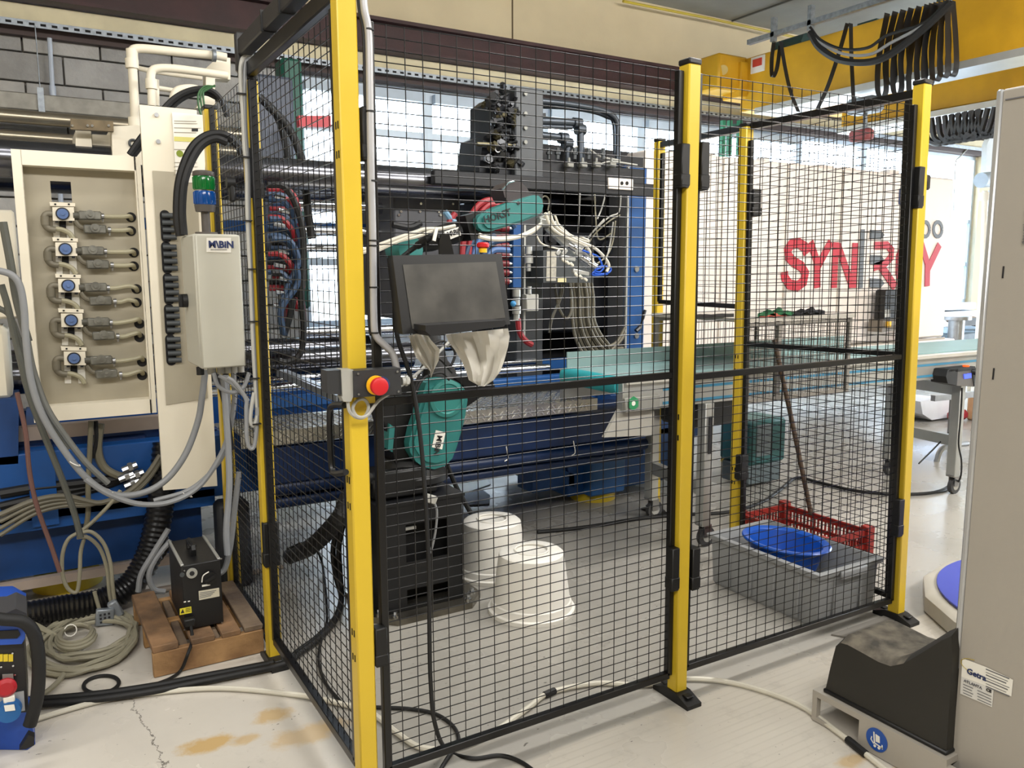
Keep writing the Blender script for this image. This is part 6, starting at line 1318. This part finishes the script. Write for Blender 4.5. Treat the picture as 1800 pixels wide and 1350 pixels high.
M().bb(a.x, b.x+.6, 3.8, 4.5, at(1690, 625, y=3.8).z, at(1690, 585, y=3.8).z, bev=.02).build('covered_machine', mat('blue_grey_cover', '#6d7f8c', .5, var=.3), wb)
for px in (1672, 1700, 1745): p = at(px, 630, y=3.8); M().bar(V(p.x, 3.82, 0), V(p.x, 3.82, p.z+.05), .06, up=(0, 1, 0)).build('leg', STEEL, wb)
p = at(1680, 585, y=3.7); M().cyl(V(p.x, 3.7, at(1680, 600, y=3.7).z), V(p.x, 3.7, at(1680, 562, y=3.7).z), .09, seg=14).cyl(V(p.x, 3.7, at(1680, 562, y=3.7).z), V(p.x, 3.7, at(1680, 556, y=3.7).z), .16, seg=14).build('drum', STEEL, wb)
M().bb(a.x-.1, a.x+.7, 3.72, 3.76, at(1690, 570, y=3.75).z-.02, at(1690, 560, y=3.75).z).build('black_tray', BLKP, wb)
m = M(); random.seed(9)
for k in range(14): p = at(1705+random.uniform(0, 30), 562+random.uniform(0, 6), y=4.0); m.ball(p+V(0, random.uniform(-.1, .3), 0), random.uniform(.05, .09), (1.4, 1, .6), 8)
m.build('rag_heap', mat('brown_rags', '#8c7a6a', .9), wb, kind='stuff')
# white loader stand
ls = T('vacuum_loader', 'white board with a hand slot, grey barrel and thin white pole near the right windows', 'loader', (8.6, 3.6, 0))
YL = 3.5
def lq(pp, th, name, mt, y=YL): return M().prism([at(a, b, y=y) for a, b in pp], (0, th, 0)).build(name, mt, ls)
lq([(1733, 305), (1735, 255), (1740, 242), (1750, 235), (1790, 232), (1790, 305)], .06, 'board', mat('pale_blue_white', '#dbe4ec', .5))
lq([(1750, 243), (1764, 241), (1764, 247), (1750, 248)], -.005, 'hand_slot', mat('grey_slot', '#8d99a5', .5)); lq([(1745, 265), (1752, 264), (1752, 279), (1745, 280)], -.005, 'sign', INKG)
M().cyl(at(1760, 283, y=YL), at(1760, 283, y=YL)+V(0, -.03, 0), .11, seg=24).build('disc', LGREY, ls)
M().cyl(at(1724, 317, y=YL-.2), at(1775, 312, y=YL-.2), .085, seg=18).build('barrel', mat('blue_grey_barrel', '#a5b4c4', .4), ls)
pt_, pb2 = at(1732, 335, y=YL-.2), at(1728, 470, y=YL-.2); M().cyl(pt_, pb2, .03, seg=10).cyl(at(1731, 338, y=YL-.2), at(1731, 352, y=YL-.2), .055, seg=10).cyl(V(pb2.x, pb2.y, 0), pb2, .03, seg=8).build('pole', WHT, ls)
lq([(1738, 335), (1752, 333), (1750, 372), (1737, 373)], .05, 'plastic_bag', mat('clear_bluish', '#c8d8e8', .3))
p = at(1741, 456, y=YL-.2); M().cyl(p, p+V(0, -.05, 0), .09, seg=20).cyl(p+V(0, -.05, 0), p+V(0, -.09, 0), .04, seg=14).build('valve_wheel', STEEL, ls)
gp_ = M().prism([at(a, b, y=4.3) for a, b in ((1741, 370), (1752, 370), (1748, 560), (1738, 560))], (0, .08, 0)); one(gp_, 'green_column', MATS['dark_green_paint'], 'dark green upright beside the white loader pole', 'column')
# green cage seen high behind the rear posts
gr_ = T('green_rack', 'green metal rack and glass tubes behind the rear posts near the window', 'rack', at(1290, 280, y=4.2))
for a in (1271, 1283, 1300): M().bar(at(a, 212, y=4.2), at(a-2, 275, y=4.2), .04, up=(0, 1, 0)).build('bar', mat('bright_green_paint', '#1f7a55', .5), gr_)
M().prism([at(a, b, y=4.25) for a, b in ((1285, 218), (1305, 216), (1305, 232), (1285, 236))], (0, .05, 0)).build('plate', mat('bottle_green', '#1d5a48', .5), gr_)
# flat lamp cords: cable near the right window
one(M().tube([at(a, b, y=4.93) for a, b in ((1712, 250), (1688, 275), (1680, 285), (1678, 320), (1676, 372))], .009, seg=6), 'window_wire', LGREY, 'thin pale wire hanging in front of the right window', 'cable')
# hoist hook block under crane
hk = T('hoist_block', 'small dirty hoist block hanging below the crane girder', 'hoist', at(1520, 235, x=6.1))
p = at(1520, 190, x=6.1); q_ = at(1521, 235, x=6.1)
M().cyl(p+V(0, 0, .1), q_, .02, seg=8).box(p+V(0, 0, .02), (.2, .3, .14), bev=.03).box(q_, (.1, .14, .1), bev=.03).build('block', GALV, hk)
p = at(1514, 238, x=6.0); M().box(p, (.1, .22, .1), bev=.02).build('red_part', mat('dusty_red', '#8f4a4a', .6), hk)
m = M()
for k in range(9):
    P_ = at(1655+k*12, 205-k*2.2, x=7.5); m.tube([P_+V(0, .18, 0), P_+V(0, .12, -.22), P_+V(0, -.05, -.25), P_+V(0, -.12, 0)], .03, seg=6)
one(m, 'cable_loops', FLAT, 'row of short flat cable loops hanging under the far crane girder', 'cable', kind='stuff')
